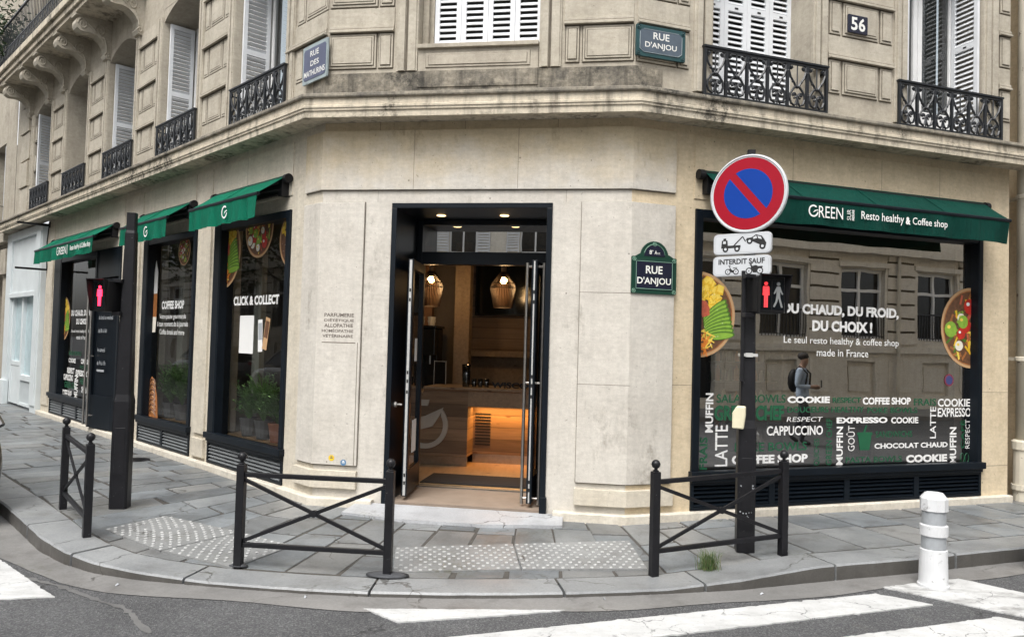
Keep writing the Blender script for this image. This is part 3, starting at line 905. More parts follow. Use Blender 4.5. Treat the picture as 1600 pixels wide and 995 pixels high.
def bosses(mb, x0, x1, layout, rows, k_=1.):
    """rusticated blocks: stepped panels, each row under a small moulding"""
    for k in rows:
        z = 4.52 + .65 * k
        for (a, b) in layout:
            mb.box(a - .010, b + .010, -.003, .02, z - .010, z + .370, 1)
            mb.box(a, b, -.016 * k_, .02, z, z + .36); mb.box(a + .014, b - .014, -.0165 * k_, .02, z + .018, z + .342, 1); mb.box(a + .024, b - .024, -.028 * k_, .02, z + .028, z + .332)
            if b - a > .3: mb.box(a + .038, b - .038, -.0285 * k_, .02, z + .043, z + .317, 1); mb.box(a + .046, b - .046, -.034 * k_, .02, z + .050, z + .310)
        mb.box(x0, x1, -.020, .02, z + .366, z + .374, 1); mb.box(x0, x1, -.050, .02, z + .374, z + .395); mb.box(x0, x1, -.030, .02, z + .395, z + .44); mb.box(x0, x1, -.031, .02, z + .412, z + .418, 1); mb.box(x0, x1, -.012, .02, z + .44, z + .632)
    return mb
def architrave(mb, x0, x1, z0, z1):
    w = (x1 - x0)
    mb.box(x0, x1, -.02, .02, z0, z1); mb.box(x0 + w * .42, x0 + w * .53, -.0215, .02, z0, z1, 1); mb.box(x0 + w * .12, x0 + w * .40, -.042, .02, z0, z1); mb.box(x0 + w * .55, x1 - w * .08, -.034, .02, z0, z1)
for i in range(-1, 5):
    b = MB()
    if i == -1:
        bosses(b, -.86, -.02, [(-.66, -.50), (-.46, -.02)], range(6), .5); architrave(b, -.88 + .003, -.70, 4.26, 8)
    else:
        x1 = -(WL[i] + WD); x0 = -WL[i + 1] if i < 4 else -12.55
        bosses(b, x0 + .16, x1 - .16, [(x0 + .18, x0 + .32), (x0 + .36, x1 - .36), (x1 - .32, x1 - .18)], range(3 if i >= 1 else 6), .5)
        architrave(b, x0 + .003, x0 + .16, 4.26, 6.45); architrave(b, x1 - .16, x1 - .003, 4.26, 6.45)
    b.build("rusticated_pier", ['stone_boss', 'groove'], B, **floc('L'), bevel=.004)
b = MB()
bosses(b, .02, .72, [(.02, .53), (.56, .71)], range(5)); architrave(b, .755, .978, 4.475, 7)
bosses(b, 2.49, LC - .02, [(2.51, 2.64), (2.68, LC - .02)], range(5)); architrave(b, 2.243, 2.465, 4.475, 7)
b.build("rusticated_pier", ['stone_boss', 'groove'], B, **floc('C'), bevel=.004)
b = MB()
bosses(b, .02, .60, [(.02, .45), (.48, .60)], range(5)); architrave(b, .66, .877, 4.3, 7)
bosses(b, 2.34, 3.24, [(2.36, 2.50), (2.54, 3.02), (3.06, 3.22)], range(5)); architrave(b, 2.133, 2.33, 4.3, 7); architrave(b, 3.26, 3.447, 4.3, 7)
bosses(b, 4.86, 5.05, [(4.885, 5.045)], range(5)); architrave(b, 4.613, 4.85, 4.3, 7)
b.build("rusticated_pier", ['stone_boss', 'groove'], B, **floc('R'), bevel=.004)
# recessed apron and sill under the chamfer window
b = MB()
b.box(.985, 2.235, -.012, .3, 4.47, 4.70); b.box(1.07, 2.15, -.022, .02, 4.505, 4.655); b.box(1.095, 2.125, -.0235, .02, 4.525, 4.635, 1); b.box(1.10, 2.12, -.03, .02, 4.53, 4.63); b.box(1.065, 2.155, -.0135, .02, 4.50, 4.66, 1)
b.box(.983, 2.237, -.05, .34, 4.70, 4.742)
b.build("window_apron", ['stone_up', 'groove'], B, **floc('C'), bevel=.004)
b = MB(); b.box(.985, 2.235, -.03, .02, 4.30, 4.466)
b.build("base_course", 'stone_crust', B, **floc('C'))

# ---- louvred shutters
def shutter_mb(w, h, pitch=.058):
    mb = MB(); fr = .05
    mb.box(0, fr, -.017, .017, 0, h); mb.box(w - fr, w, -.017, .017, 0, h)
    rails = [(0, .09), (h * .5 - .035, h * .5 + .035), (h - .07, h)]
    for a, b in rails: mb.box(fr, w - fr, -.016, .016, a, b)
    for (a, b) in ((rails[0][1], rails[1][0]), (rails[1][1], rails[2][0])):
        n = int((b - a) / pitch)
        for k in range(n):
            z = a + (b - a) * (k + .5) / n; hh = pitch * .31
            mb.add([(fr, -.013, z - hh), (w - fr, -.013, z - hh), (w - fr, .013, z + hh), (fr, .013, z + hh), (fr, -.008, z - hh - .006), (w - fr, -.008, z - hh - .006), (w - fr, .018, z + hh - .006), (fr, .018, z + hh - .006)],
                   [(0, 1, 2, 3), (7, 6, 5, 4), (0, 4, 5, 1), (2, 6, 7, 3)])
    mb.box(w * .5 - .012, w * .5 + .03, -.02, -.015, h * .5 - .01, h * .5 + .008, 1)
    return mb
def shutter(parent, w, h, loc, rot):
    o = shutter_mb(w, h).build("shutter", ['shutter', 'signblack'], parent, loc, rot)
    return o

# ---- wrought-iron window railing, 1.5 m wide
def arc(cx, cz, r, a0, a1, n=10, r1=None):
    return [(cx + (r + ((r1 if r1 is not None else r) - r) * k / n) * math.cos(R(a0 + (a1 - a0) * k / n)), 0, cz + (r + ((r1 if r1 is not None else r) - r) * k / n) * math.sin(R(a0 + (a1 - a0) * k / n))) for k in range(n + 1)]
def railing_mb(w=1.5, h=.52, cells=6):
    mb = MB()
    mb.box(-.02, w + .02, -.024, .024, h - .02, h); mb.box(0, w, -.012, .012, h - .045, h - .02); mb.box(0, w, -.010, .010, .015, .033)
    for x in (0, w): mb.box(x - .014, x + .014, -.014, .014, -.02, h - .02)
    for s in (.04, w - .04): mb.box(s - .01, s + .01, -.01, .12, h - .10, h - .085)
    cw = w / cells
    for i in range(cells):
        c = cw * (i + .5); x0 = cw * i
        if i: mb.box(x0 - .014, x0 + .014, -.014, .014, .02, h - .03); mb.ball((x0, 0, .40), .02, n=8); mb.ball((x0, 0, .16), .018, n=8)
        mb.tube([(c, 0, .24), (c, 0, h - .03)], .009, 4)
        mb.ball((c, 0, .245), .02, n=8)
        for s in (-1, 1):
            q = cw / 2 - .015
            mb.tube([(c + s * q, 0, h - .05), (c + s * q * .98, 0, h - .11), (c + s * q * .75, 0, h - .18), (c + s * q * .35, 0, h - .235), (c + s * .02, 0, .25)], .0125, 5)
            mb.tube([(p[0], 0, p[2]) for p in arc(c + s * (q - .032), h - .07, .03, 90 if s > 0 else 90, (90 - 330 * s), 9, .010)], .011, 4)
            mb.tube([(c + s * .02, 0, .25), (c + s * .055, 0, .215), (c + s * .088, 0, .165), (c + s * .095, 0, .115), (c + s * .075, 0, .065), (c + s * .035, 0, .045), (c + s * .012, 0, .075), (c, 0, .125)], .013, 5)
            mb.tube(arc(c + s * .042, .155, .034, 270, 270 + s * -330, 9, .010), .012, 4)
            mb.ball((c + s * .042, 0, .155), .013, n=8)
        mb.tube([(c, 0, .03), (c, 0, .16)], .010, 4)
        for s in (-1, 1): mb.ball((c + s * (cw / 2 - .047), 0, h - .07), .017, n=8); mb.ball((c + s * .055, 0, .30), .016, n=8)
    return mb
RAILPROTO = None
def railing(parent, x, y, z, sx=1.):
    global RAILPROTO
    if RAILPROTO is None:
        RAILPROTO = railing_mb().build("window_railing", 'railiron', parent, (x, y, z)); o = RAILPROTO
    else:
        o = RAILPROTO.copy(); COL.objects.link(o); o.parent = parent; o.location = (x, y, z); o.rotation_euler = (0, 0, 0)
    o.scale = (sx, 1, 1)
    return o

def casement(parent, x0, x1, z0, z1, y):
    """white two-leaf french window: frame mesh plus panes"""
    mb = MB(); c = (x0 + x1) / 2
    for a, b in ((x0, x0 + .06), (x1 - .06, x1), (c - .07, c - .004), (c + .004, c + .07)): mb.box(a, b, y - .03, y + .03, z0, z1)
    for a, b in ((z0, z0 + .38), (z1 - .07, z1)):
        mb.box(x0 + .06, c - .07, y - .026, y + .026, a, b); mb.box(c + .07, x1 - .06, y - .026, y + .026, a, b)
    f = mb.build("window_frame", 'pvc', parent, bevel=.004)
    g = MB(); g.quad((x0 + .06, y, z0 + .38), (x1 - .06, y, z0 + .38), (x1 - .06, y, z1 - .07), (x0 + .06, y, z1 - .07)); g.build("window_pane", 'winglass', parent)
    k = MB(); k.box(x0 - .3, x1 + .3, y + .14, y + 1.2, z0 - .2, z1 + .5); 
    k = MB(); k.quad((x0, y + .22, z0), (x1, y + .22, z0), (x1, y + .22, z1), (x0, y + .22, z1)); k.build("net_curtain", 'curtain', parent)
    return f

winroots = []
for i, u in enumerate(WL):
    fl = floc('L'); s = sub("window", B, fl['loc'], fl['rotz'])
    x0, x1 = -(u + WD), -u
    casement(s, x0 + .01, x1 - .01, 4.26, 6.57, .50)
    h = 2.10
    if i < 3:
        shutter(s, .36, h, (x0 + .045, .44, 4.27), R(-90)); shutter(s, .36, h, (x1 - .045, .44, 4.27), R(-90))
    elif i == 3: shutter(s, .36, h, (x1 - .045, .44, 4.27), R(-90))
    else: shutter(s, .36, h, (x0 + .3, .30, 4.27), R(-70)); shutter(s, .36, h, (x1 - .045, .44, 4.27), R(-90))
    railing(s, x0 + .08, -.065, 4.25, .925)
fl = floc('C'); s = sub("window", B, fl['loc'], fl['rotz'])
for k in range(4): shutter(s, .283, 2.1, (1.09 + k * .287, .235, 4.752), 0)
mbx = MB(); mbx.box(.983, 1.045, .13, .33, 4.743, 6.88); mbx.box(1.045, 1.086, .20, .33, 4.743, 6.88); mbx.build("window_frame", 'stone_up', s)
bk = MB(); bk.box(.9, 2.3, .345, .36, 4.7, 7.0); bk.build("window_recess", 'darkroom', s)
fl = floc('R'); s = sub("window", B, fl['loc'], fl['rotz'])
for k in range(4): shutter(s, .290, 2.3, (.962 + k * .293, .36, 4.27), 0)
railing(s, .755, -.065, 4.25, 1.013)
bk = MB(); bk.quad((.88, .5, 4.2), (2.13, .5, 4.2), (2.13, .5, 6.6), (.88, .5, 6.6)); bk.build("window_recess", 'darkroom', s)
s = sub("window", B, fl['loc'], fl['rotz'])
casement(s, 3.46, 4.60, 4.26, 6.55, .42)
shutter(s, .36, 2.3, (3.49, .38, 4.27), R(-90)); shutter(s, .36, 2.3, (4.57, .38, 4.27), R(-90))
railing(s, 3.285, -.065, 4.25, 1.035)

# ---- stone balcony on scroll consoles, left side
bl = floc('L'); bs = sub("balcony", B, bl['loc'], bl['rotz'])
X0, X1 = -13.6, -5.55
mb = MB(); mb.box(X0, X1, -.58, .02, 7.08, 7.16); mb.box(X0 - .02, X1 + .02, -.62, .02, 7.16, 7.27); mb.box(X0 - .05, X1 + .05, -.67, .02, 7.27, 7.40)
mb.build("balcony_slab", 'stone_cornice', bs, bevel=.01)
def console_mb():
    mb = MB()
    out = [(.02, -.66), (.10, -.64), (.13, -.58), (.10, -.53), (.12, -.45), (.20, -.36), (.32, -.29), (.45, -.27), (.58, -.28), (.66, -.275), (.735, -.235), (.765, -.17), (.75, -.10), (.70, -.06), (.72, 0), (-.02, 0), (-.02, -.66)]
    mb.prism([(-o_, z) for o_, z in out], -.13, .13, axis='x')
    for s_ in (-1, 1):
        x = s_ * .135
        for (cy, cz, r0, turns) in ((.62, -.16, .105, 1.6), (.24, -.20, .11, 1.5), (.075, -.585, .05, 1.2)):
            pts = []
            for k in range(22):
                a = 2 * math.pi * turns * k / 21; r_ = r0 * (1 - .82 * k / 21)
                pts.append((x, -(cy + r_ * math.cos(a)), cz + r_ * math.sin(a)))
            mb.tube(pts, .016, 5)
        mb.tube([(x, -.52, -.13), (x, -.42, -.18), (x, -.34, -.24)], .018, 5); mb.tube([(x, -.16, -.30), (x, -.11, -.40), (x, -.10, -.52)], .018, 5)
    mb.box(-.15, .15, -.78, .0, -.035, 0)
    mb.v = [(a * .9, b * .74, c) for a, b, c in mb.v]
    return mb
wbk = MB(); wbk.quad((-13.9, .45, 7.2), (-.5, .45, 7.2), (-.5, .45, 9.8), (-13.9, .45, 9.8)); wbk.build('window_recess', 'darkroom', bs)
cp = None
for u in (5.80, 7.40, 8.58, 10.02, 11.16, 12.68):
    if cp is None: cp = console_mb().build("console", 'stone_boss', bs, (-u, 0, 7.08), 0, False, .006)
    else:
        o = cp.copy(); COL.objects.link(o); o.parent = bs; o.location = (-u, 0, 7.08)
mb = MB()
mb.box(X0, X1, -.57, -.53, 8.380, 8.410); mb.box(X0, X1, -.56, -.54, 7.820, 7.840); mb.box(X0, X1, -.56, -.54, 7.460, 7.480)
n = int((X1 - X0) / .12)
for k in range(n + 1):
    x = X0 + (X1 - X0) * k / n
    mb.box(x - .006, x + .006, -.556, -.544, 7.400 if k % 3 == 0 else 7.820, 8.380)
    if k < n:
        c = x + .052
        for s_ in (-1, 1):
            mb.tube([(c + s_ * .045, -.55, 7.820), (c + s_ * .012, -.55, 7.730), (c + s_ * .045, -.55, 7.650), (c + s_ * .045, -.55, 7.560), (c, -.55, 7.500), (c + s_ * .01, -.55, 7.600)], .007, 4)
mb.build("balcony_railing", 'railiron', bs)

cr = MB(); pth = [(-3.55, 5.74), (-3.20, 5.58), (-2.95, 5.42), (-2.72, 5.27), (-2.55, 5.19), (-2.42, 5.06), (-2.30, 4.90), (-2.12, 4.72)]
rnd = random.Random(8); L_ = []; Rr = []
for (x0, y0), (x1, y1) in zip(pth, pth[1:]):
    for k in range(5):
        t_ = k / 5; x = x0 + (x1 - x0) * t_; y = y0 + (y1 - y0) * t_; w_ = rnd.uniform(.006, .03); L_.append((x - w_ * .5, y - w_, RZ + .0035)); Rr.append((x + w_ * .6, y + w_, RZ + .0035))
n_ = len(L_); cr.add(L_ + Rr, [(i, i + 1, n_ + i + 1, n_ + i) for i in range(n_ - 1)])
tag(cr.build("road_patch", 'patch'), kind='structure')
# ================================================================== shop windows
def shopwindow(fr, x0, x1, zs, zt, jl=.08, jr=.08, sections=2, gl='glass'):
    fl = floc(fr); s = sub("shop_window", B, fl['loc'], fl['rotz'])
    mb = MB()
    mb.box(x0, x0 + jl, -.025, .16, zs, zt); mb.box(x1 - jr, x1, -.025, .16, zs, zt)
    mb.box(x0 + jl, x1 - jr, -.025, .16, zt - .085, zt); mb.box(x0 + jl + .001, x1 - jr - .001, .03, .14, zs, zs + .05)
    mb.box(x0 + .003, x0 + jl * .9, -.03, -.02, zs + .02, zt - .02); mb.box(x1 - jr * .9, x1 - .003, -.03, -.02, zs + .02, zt - .02)
    mb.build("window_frame", 'frame', s, bevel=.004)
    mb = MB(); mb.box(x0 - .02, x1 + .02, -.07, .03, zs - .0, zs + .075); mb.box(x0, x1, -.045, .03, zs - .04, zs)
    mb.build("window_sill", 'frame', s, bevel=.006)
    g = MB(); g.quad((x0 + jl, .08, zs + .05), (x1 - jr, .08, zs + .05), (x1 - jr, .08, zt - .085), (x0 + jl, .08, zt - .085)); g.build("window_pane", gl, s)
    v = MB(); w = (x1 - x0) / sections
    v.box(x0, x1, .05, .07, .09, zs - .04); v.box(x0, x1, -.02, .05, .085, .115); v.box(x0, x1, -.02, .05, zs - .07, zs - .041)
    for k in range(sections + 1):
        c = x0 + w * k; a, b = max(x0, c - .035), min(x1, c + .035); v.box(a, b, -.019, .05, .116, zs - .071)
    for k in range(sections):
        a = x0 + w * k + .035; b = a + w - .07; n = 5; H = zs - .071 - .116
        for j in range(n):
            z = .116 + H * (j + .1) / n
            v.add([(a, -.012, z), (b, -.012, z), (b, .04, z + H / n * .8), (a, .04, z + H / n * .8), (a, -.012, z + .006), (b, -.012, z + .006), (b, .04, z + H / n * .8 + .006), (a, .04, z + H / n * .8 + .006)], [(0, 1, 2, 3), (7, 6, 5, 4), (0, 4, 5, 1)], 1 if fr == 'L' else 0)
    v.build("vent_grille", ['frame', 'slat_sheen'], s)  # left-side slats carry the painted sky sheen, the right side stays frame-coloured
    return s
VY = .0765
sR = shopwindow('R', .72, 4.62, .40, 3.11, .085, .07, 4, 'glass_front')
s3 = shopwindow('L', -2.61, -.64, .40, 3.11, .20, .09, 2)
s2 = shopwindow('L', -5.17, -3.20, .40, 3.11, .20, .09, 2)
s1 = shopwindow('L', -10.15, -7.42, .42, 3.11, .50, .10, 3)

# vinyl lettering on the right-hand window
t = TG()
BD = .028
text(t, "DU CHAUD, DU FROID,", 1.869, 3.458, 2.085, 2.215, VY, 0, .045); text(t, "DU CHOIX !", 2.259, 3.081, 1.925, 2.045, VY, 0, .045)
text(t, "Le seul resto healthy & coffee shop", 1.889, 3.464, 1.765, 1.862, VY, 0, .004); text(t, "made in France", 2.324, 3.03, 1.655, 1.735, VY, 0, .004)
for w_, a, b_, c, d, bd, sh in (('COOKIE', 1.949, 2.508, 1.148, 1.22, .05, 0), ('COFFEE SHOP', 2.961, 3.649, 1.131, 1.212, .04, 0), ('COOKIE', 4.053, 4.552, 1.107, 1.20, .025, 0), ('EXPRESSO', 4.054, 4.565, .989, 1.093, .02, 0),
        ('RESPECT', 1.95, 2.41, .949, .998, -.004, .25), ('EXPRESSO', 2.604, 3.314, .926, .992, .045, 0), ('COOKIE', 3.368, 3.763, .92, .99, .03, 0), ('CAPPUCCINO', 1.692, 2.421, .805, .905, .02, 0), ('COFFEE SHOP', 1.264, 2.224, .515, .606, .045, 0),
        ('CHOCOLAT CHAUD', 3.133, 4.209, .641, .70, .03, 0), ('COOKIE', 3.589, 4.203, .475, .562, .05, 0)):
    text(t, w_, a, b_, c, d, VY, 0, bd, False, sh)
for w_, a, b_, c, d, bd in (('MUFFIN', .938, 1.031, .847, 1.248, .025), ('LATTE', 1.06, 1.21, .499, .92, .01), ('MUFFIN', 2.608, 2.694, .474, .891, .025), ('GOÛT', 2.741, 2.855, .622, .90, -.004), ('LATTE', 3.941, 4.028, .745, 1.107, .008), ('MUFFIN', 4.242, 4.343, .448, .87, .025), ('RESPECT', 4.483, 4.549, .62, .956, -.004)):
    text(t, w_, a, b_, c, d, VY, 0, bd, True)
gy = VY + .001
for w_, a, b_, c, d, bd, v_ in (('SALAD BOWLS', 1.071, 1.927, 1.15, 1.236, .01, 0), ('GREEN CHEF', 1.045, 1.91, .965, 1.124, .045, 0), ('RESPECT', 2.55, 2.937, 1.148, 1.21, .02, 0), ('DOUCEURS HEALTHY', 1.951, 2.983, 1.046, 1.109, .02, 0), ('POKE BOWLS', 3.029, 3.75, 1.037, 1.10, .015, 0),
        ('PASTA BOWLS', 2.739, 3.529, .491, .556, .005, 0), ('POKE BOWLS', 1.30, 2.213, .643, .735, .01, 0), ('GREEN CHEF', 2.467, 2.545, .477, .983, .01, 1), ('QUICHES', 2.307, 2.387, .476, .767, .005, 1), ('FRAIS', .877, .97, .471, .80, .02, 1), ('SANDWICHS', 3.147, 3.677, .765, .835, .01, 0), ('FRAIS', 3.70, 4.03, 1.12, 1.20, .01, 0), ('CAFÉ', 4.40, 4.47, .62, .95, .01, 1)):
    text(t, w_, a, b_, c, d, gy, 1, bd, bool(v_))
t.prism([(2.90, .80), (3.09, .80), (3.06, .628), (2.93, .628)], gy - .001, gy, 1); t.prism([(2.885, .80), (3.105, .80), (3.095, .825), (2.895, .825)], gy - .002, gy, 1); t.prism([(2.97, .825), (3.00, .825), (3.03, .90), (3.01, .905)], gy - .001, gy, 1)
bean = t.new()
for s_ in (-1, 1):   # coffee bean outline
    bean.tube([(4.475 + s_ * .035 + .03 * math.cos(k * .5236), gy, .51 + .055 * math.sin(k * .5236)) for k in range(13)], .003, 4, mi=1)
t.build("window_lettering", ['white', 'greenvinyl'], sR)
t = TG()
text(t, "CLICK & COLLECT", -2.20, -1.02, 2.075, 2.19, VY, 0, .045)
t.build("window_lettering", ['white'], s3)
t = TG()
text(t, "COFFEE SHOP", -4.62, -3.78, 2.06, 2.18, VY, 0, .045)
text(t, "Votre pause gourmande", -4.69, -3.70, 1.90, 1.99, VY, 0, .006); text(t, "à tout moment de la journée", -4.77, -3.62, 1.785, 1.885, VY, 0, .006); text(t, "Coffee break and more", -4.66, -3.74, 1.69, 1.768, VY, 0, .006)
t.build("window_lettering", ['white'], s2)
t = TG()
text(t, "DU CHAUD, DU FROID,", -9.25, -7.76, 1.97, 2.10, VY, 0, .045); text(t, "DU CHOIX !", -8.9, -8.15, 1.83, 1.94, VY, 0, .045)
text(t, "Le seul resto healthy & coffee shop", -9.2, -7.8, 1.66, 1.74, VY, 0, .004); text(t, "made in France", -8.85, -8.17, 1.555, 1.63, VY, 0, .004)
for w_, a, b_, c, d in (('COOKIE', -9.28, -8.83, 1.105, 1.19), ('COFFEE SHOP', -8.5, -7.9, 1.11, 1.20), ('RESPECT', -9.35, -8.88, .90, 1.01), ('EXPRESSO COOKIE', -8.79, -7.79, .88, .99), ('CAPPUCCINO', -9.57, -8.95, .76, .88), ('COFFEE SHOP', -9.6, -9.0, .44, .58), ('CHOCOLAT CHAUD', -8.40, -7.75, .59, .70), ('COOKIE', -8.1, -7.75, .45, .55)):
    text(t, w_, a, b_, c, d, VY, 0, .04)
text(t, 'MUFFIN', -8.84, -8.62, .46, .88, VY, 0, .03, True)
for w_, a, b_, c, d in (('SALAD BOWLS', -9.3, -8.5, 1.25, 1.33), ('GREEN CHEF', -9.5, -8.7, .62, .74), ('HEALTHY', -8.5, -7.8, .74, .85), ('PASTA BOWLS', -8.55, -7.85, 1.02, 1.08)):
    text(t, w_, a, b_, c, d, VY + .001, 1, .02)
t.build("window_lettering", ['white', 'greenvinyl'], s1)

# second door in the left side: black, slightly open, with two long pull bars
fl = floc('L'); d2 = sub("side_door", B, fl['loc'], fl['rotz'])
mb = MB(); mb.box(-7.42, -7.34, -.02, .16, .08, 3.11); mb.box(-6.30, -6.22, -.02, .16, .08, 3.11); mb.box(-7.34, -6.30, -.02, .16, 2.62, 3.11); mb.build("door_frame", 'frame', d2, bevel=.004)
lf = MB(); W2 = .98
lf.box(-W2, -W2 + .12, -.03, .03, 0, 2.5); lf.box(-.12, 0, -.03, .03, 0, 2.5); lf.box(-W2 + .12, -.12, -.03, .03, 0, .55); lf.box(-W2 + .12, -.12, -.03, .03, 2.38, 2.5); lf.box(-W2 + .12, -.12, .0, .01, .55, 2.38)
o = lf.build("door_leaf", 'frame', d2, (-6.31, .03, .09), R(8), bevel=.004)
hb = MB()
for x in (-.93, -.80): hb.tube([(x, -.10, .05), (x, -.10, 2.45)], .018, 8)
for z in (.2, 1.2, 2.3): hb.tube([(-.93, -.10, z), (-.93, -.03, z)], .01, 6); hb.tube([(-.80, -.10, z), (-.80, -.03, z)], .01, 6)
h = hb.build("pull_bar", 'steel', d2, (-6.31, .03, .09), R(8))
t = TG()
for k, (w_, wd) in enumerate((('du lundi au vendredi', .50), ('de 8h à 16h', .30), ('le samedi', .26), ('de 9h à 15h', .30))):
    z = 1.82 - k * .22 - (.1 if k > 1 else 0)
    text(t, w_, -.66, -.66 + wd, z, z + .07, -.034, 0, .005)
t.box(-.66, -.40, -.034, -.032, .95, .985)
t.build("door_lettering", ['dimwhite'], d2, (-6.31, .03, .09), R(8))

# ================================================================== entrance in the chamfer
fl = floc('C'); en = sub("entrance", B, fl['loc'], fl['rotz'])
X0, X1, YD = .76, 2.42, .80
mb = MB()
mb.box(X0, X0 + .055, -.02, .90, .045, 3.055); mb.box(X1 - .055, X1, -.02, .90, .045, 3.055); mb.box(X0, X1, -.02, .90, 3.055, 3.108)
mb.box(X0 - .012, X0 + .058, -.035, .07, .02, .20); mb.box(X1 - .058, X1 + .012, -.035, .07, .02, .20)
mb.box(X0 + .055, X0 + .12, YD - .06, YD + .06, .08, 3.055); mb.box(X1 - .12, X1 - .055, YD - .06, YD + .06, .08, 3.055)
mb.box(X0 + .12, X1 - .12, YD - .06, YD + .06, 2.56, 2.70); mb.box(X0 + .12, X1 - .12, YD - .06, YD + .06, 3.0, 3.055)
mb.build("door_frame", 'frame', en, bevel=.004)
g = MB(); g.quad((X0 + .12, YD, 2.70), (X1 - .12, YD, 2.70), (X1 - .12, YD, 3.0), (X0 + .12, YD, 3.0)); g.build("transom_pane", glass("transom_glass", (.4, .42, .4), .78, 1.0), en)
for x in (1.17, 1.86):
    mb = MB(); mb.lathe([(.045, -.004), (.05, 0), (.03, .002), (.0, .002)], 14, (x, .42, 3.052)); mb.build("downlight", 'spot', en)
mb = MB(); mb.box(X0 + .06, X1 - .06, .02, .88, -.02, .062); mb.build("threshold", plain("brown_stone_threshold", (.26, .205, .16), .7, 0, .15, 7), en)
mb = MB(); mb.box(X0 + .06, X1 - .06, .885, .925, .0, .085); mb.build("threshold_strip", 'steel', en)
def leaf(name, bar_sides):
    lb = MB(); w, h = .70, 2.44     # local x along the leaf from the hinge to the free edge
    lb.box(0, .075, -.027, .027, 0, h); lb.box(w - .085, w, -.027, .027, 0, h); lb.box(.075, w - .085, -.027, .027, 0, .26); lb.box(.075, w - .085, -.027, .027, h - .10, h)
    return lb
def door(hx, rot, mirror):
    s = sub("door_leaf", B, (en.location[0], en.location[1], 0), en.rotation_euler[2])
    ca, sa = math.cos(rot), math.sin(rot)
    lo = (hx, YD - .02, .105)
    leaf("l", 0).build("leaf_frame", 'frame', s, lo, rot, bevel=.003)
    g = MB(); g.quad((.075, 0, .26), (.615, 0, .26), (.615, 0, 2.34), (.075, 0, 2.34)); g.build("leaf_pane", 'leafglass', s, lo, rot)
    e = MB(); e.box(.7005, .704, -.007 if mirror else -.013, .007 if mirror else .013, .01, 2.43); 
    for z in (.12, .20, 1.05, 1.16, 1.25, 2.0, 2.1): e.box(.7035, .7055, -.009, .009, z, z + .035, 1)
    e.build("lock_edge", ['alu', 'signblack'], s, lo, rot)
    b = MB()
    for sd in (-1, 1):
        if mirror and False: pass
        b.tube([(.62, sd * .085, -.02 if sd else 0), (.62, sd * .085, 2.42)], .0165, 10)
        for z in (.04, 1.2, 2.38): b.tube([(.62, sd * .085, z), (.62, sd * .02, z)], .012, 6)
    if mirror: b.build("pull_bar", 'steel', s, lo, rot)
    return s, lo, rot
dl, lo1, r1 = door(X0 + .125, R(-84.5), False)
dr, lo2, r2 = door(X1 - .165, R(-91), True)
k = MB(); k.lathe([(.012, 0), (.012, .05), (.028, .055), (.032, .075), (.02, .09), (0, .092)], 12, (.64, -.03, .93), axis='y')
k.v = [(a, -.06 - (b + .03), c) for a, b, c in k.v]
k.build("door_knob", 'steel', dl, lo1, r1)
n_ = MB(); n_.box(.38, .50, .029, .031, 1.38, 1.62); n_.box(.30, .52, .029, .031, .42, .76); n_.build("paper_notice", 'paper', dl, lo1, r1)
n_ = MB()
for z in (1.62, 1.50, 1.36, 1.18, 1.02): n_.box(.46, .54, .003, .004, z, z + .045)
n_.build("door_sticker", 'dimwhite', dr, lo2, r2)

# carved trade names on the left panel of the chamfer
t = TG()
for w_, a, b_, z in (("PARFUMERIE", .075, .395, 1.925), ("DIÉTÉTIQUE", .075, .395, 1.870), ("ALLOPATHIE", .078, .390, 1.817), ("HOMÉOPATHIE", .052, .395, 1.764), ("VÉTÉRINAIRE", .060, .392, 1.711)):
    text(t, w_, a, b_, z, z + .038, -.0312, 0, .018)
t.build("carved_inscription", ['ink'], B, **floc('C'))

# ================================================================== interior of the shop
def poly_floor(name, pts, z, mt_, up=True):
    mb = MB((AL.x, AL.y, 0)); mb.add([(p[0], p[1], z) for p in pts], [tuple(range(len(pts))) if up else tuple(reversed(range(len(pts))))]); return mb.build(name, mt_, B)
def Wl(fr, x, y): return Vector(W(fr, x, y)[:2])
innerpts = [Wl('L', -10.4, .35), Wl('L', -.15, .35), Wl('C', .3, .85), Wl('C', 2.9, .85), Wl('R', .2, .35), Wl('R', 5.0, .35), Wl('R', 5.0, 4.2), Wl('R', .9, 4.2), Wl('C', 2.6, 3.75), Wl('C', -.6, 3.75), Wl('L', -2.2, 3.6), Wl('L', -10.4, 3.6)]
poly_floor("interior_floor", [Wl('L', -10.4, .08), Wl('L', 0, .08), Wl('C', .77, .86), Wl('C', 2.41, .86), Wl('R', 0, .08), Wl('R', 5.0, .08)] + innerpts[6:], .08, 'floorwood')
poly_floor("interior_ceiling", [Wl('L', -10.4, .01), Wl('L', 0, .01), Wl('R', 0, .01), Wl('R', 5.0, .01)] + innerpts[6:], 3.16, 'ceil')
mb = MB((AL.x, AL.y, 0))
seq = [Wl('R', 5.0, .06), Wl('R', 5.0, 4.2), Wl('R', .9, 4.2), Wl('C', 2.6, 3.75), Wl('C', -.6, 3.75), Wl('L', -2.2, 3.6), Wl('L', -10.4, 3.6), Wl('L', -10.4, .06)]
for a, b_ in zip(seq, seq[1:]): mb.quad((a.x, a.y, .05), (b_.x, b_.y, .05), (b_.x, b_.y, 3.2), (a.x, a.y, 3.2))
mb.build("interior_wall", 'intdark', B)
mb = MB(); mb.box(.75, 2.75, 3.60, 3.74, .1, 3.1); mb.build("interior_wall_panel", 'wood', B, **floc('C'))
mb = MB(); mb.box(.30, .74, 3.50, 3.74, .1, 3.1); mb.build("interior_wall_panel", 'intwall', B, **floc('C'))
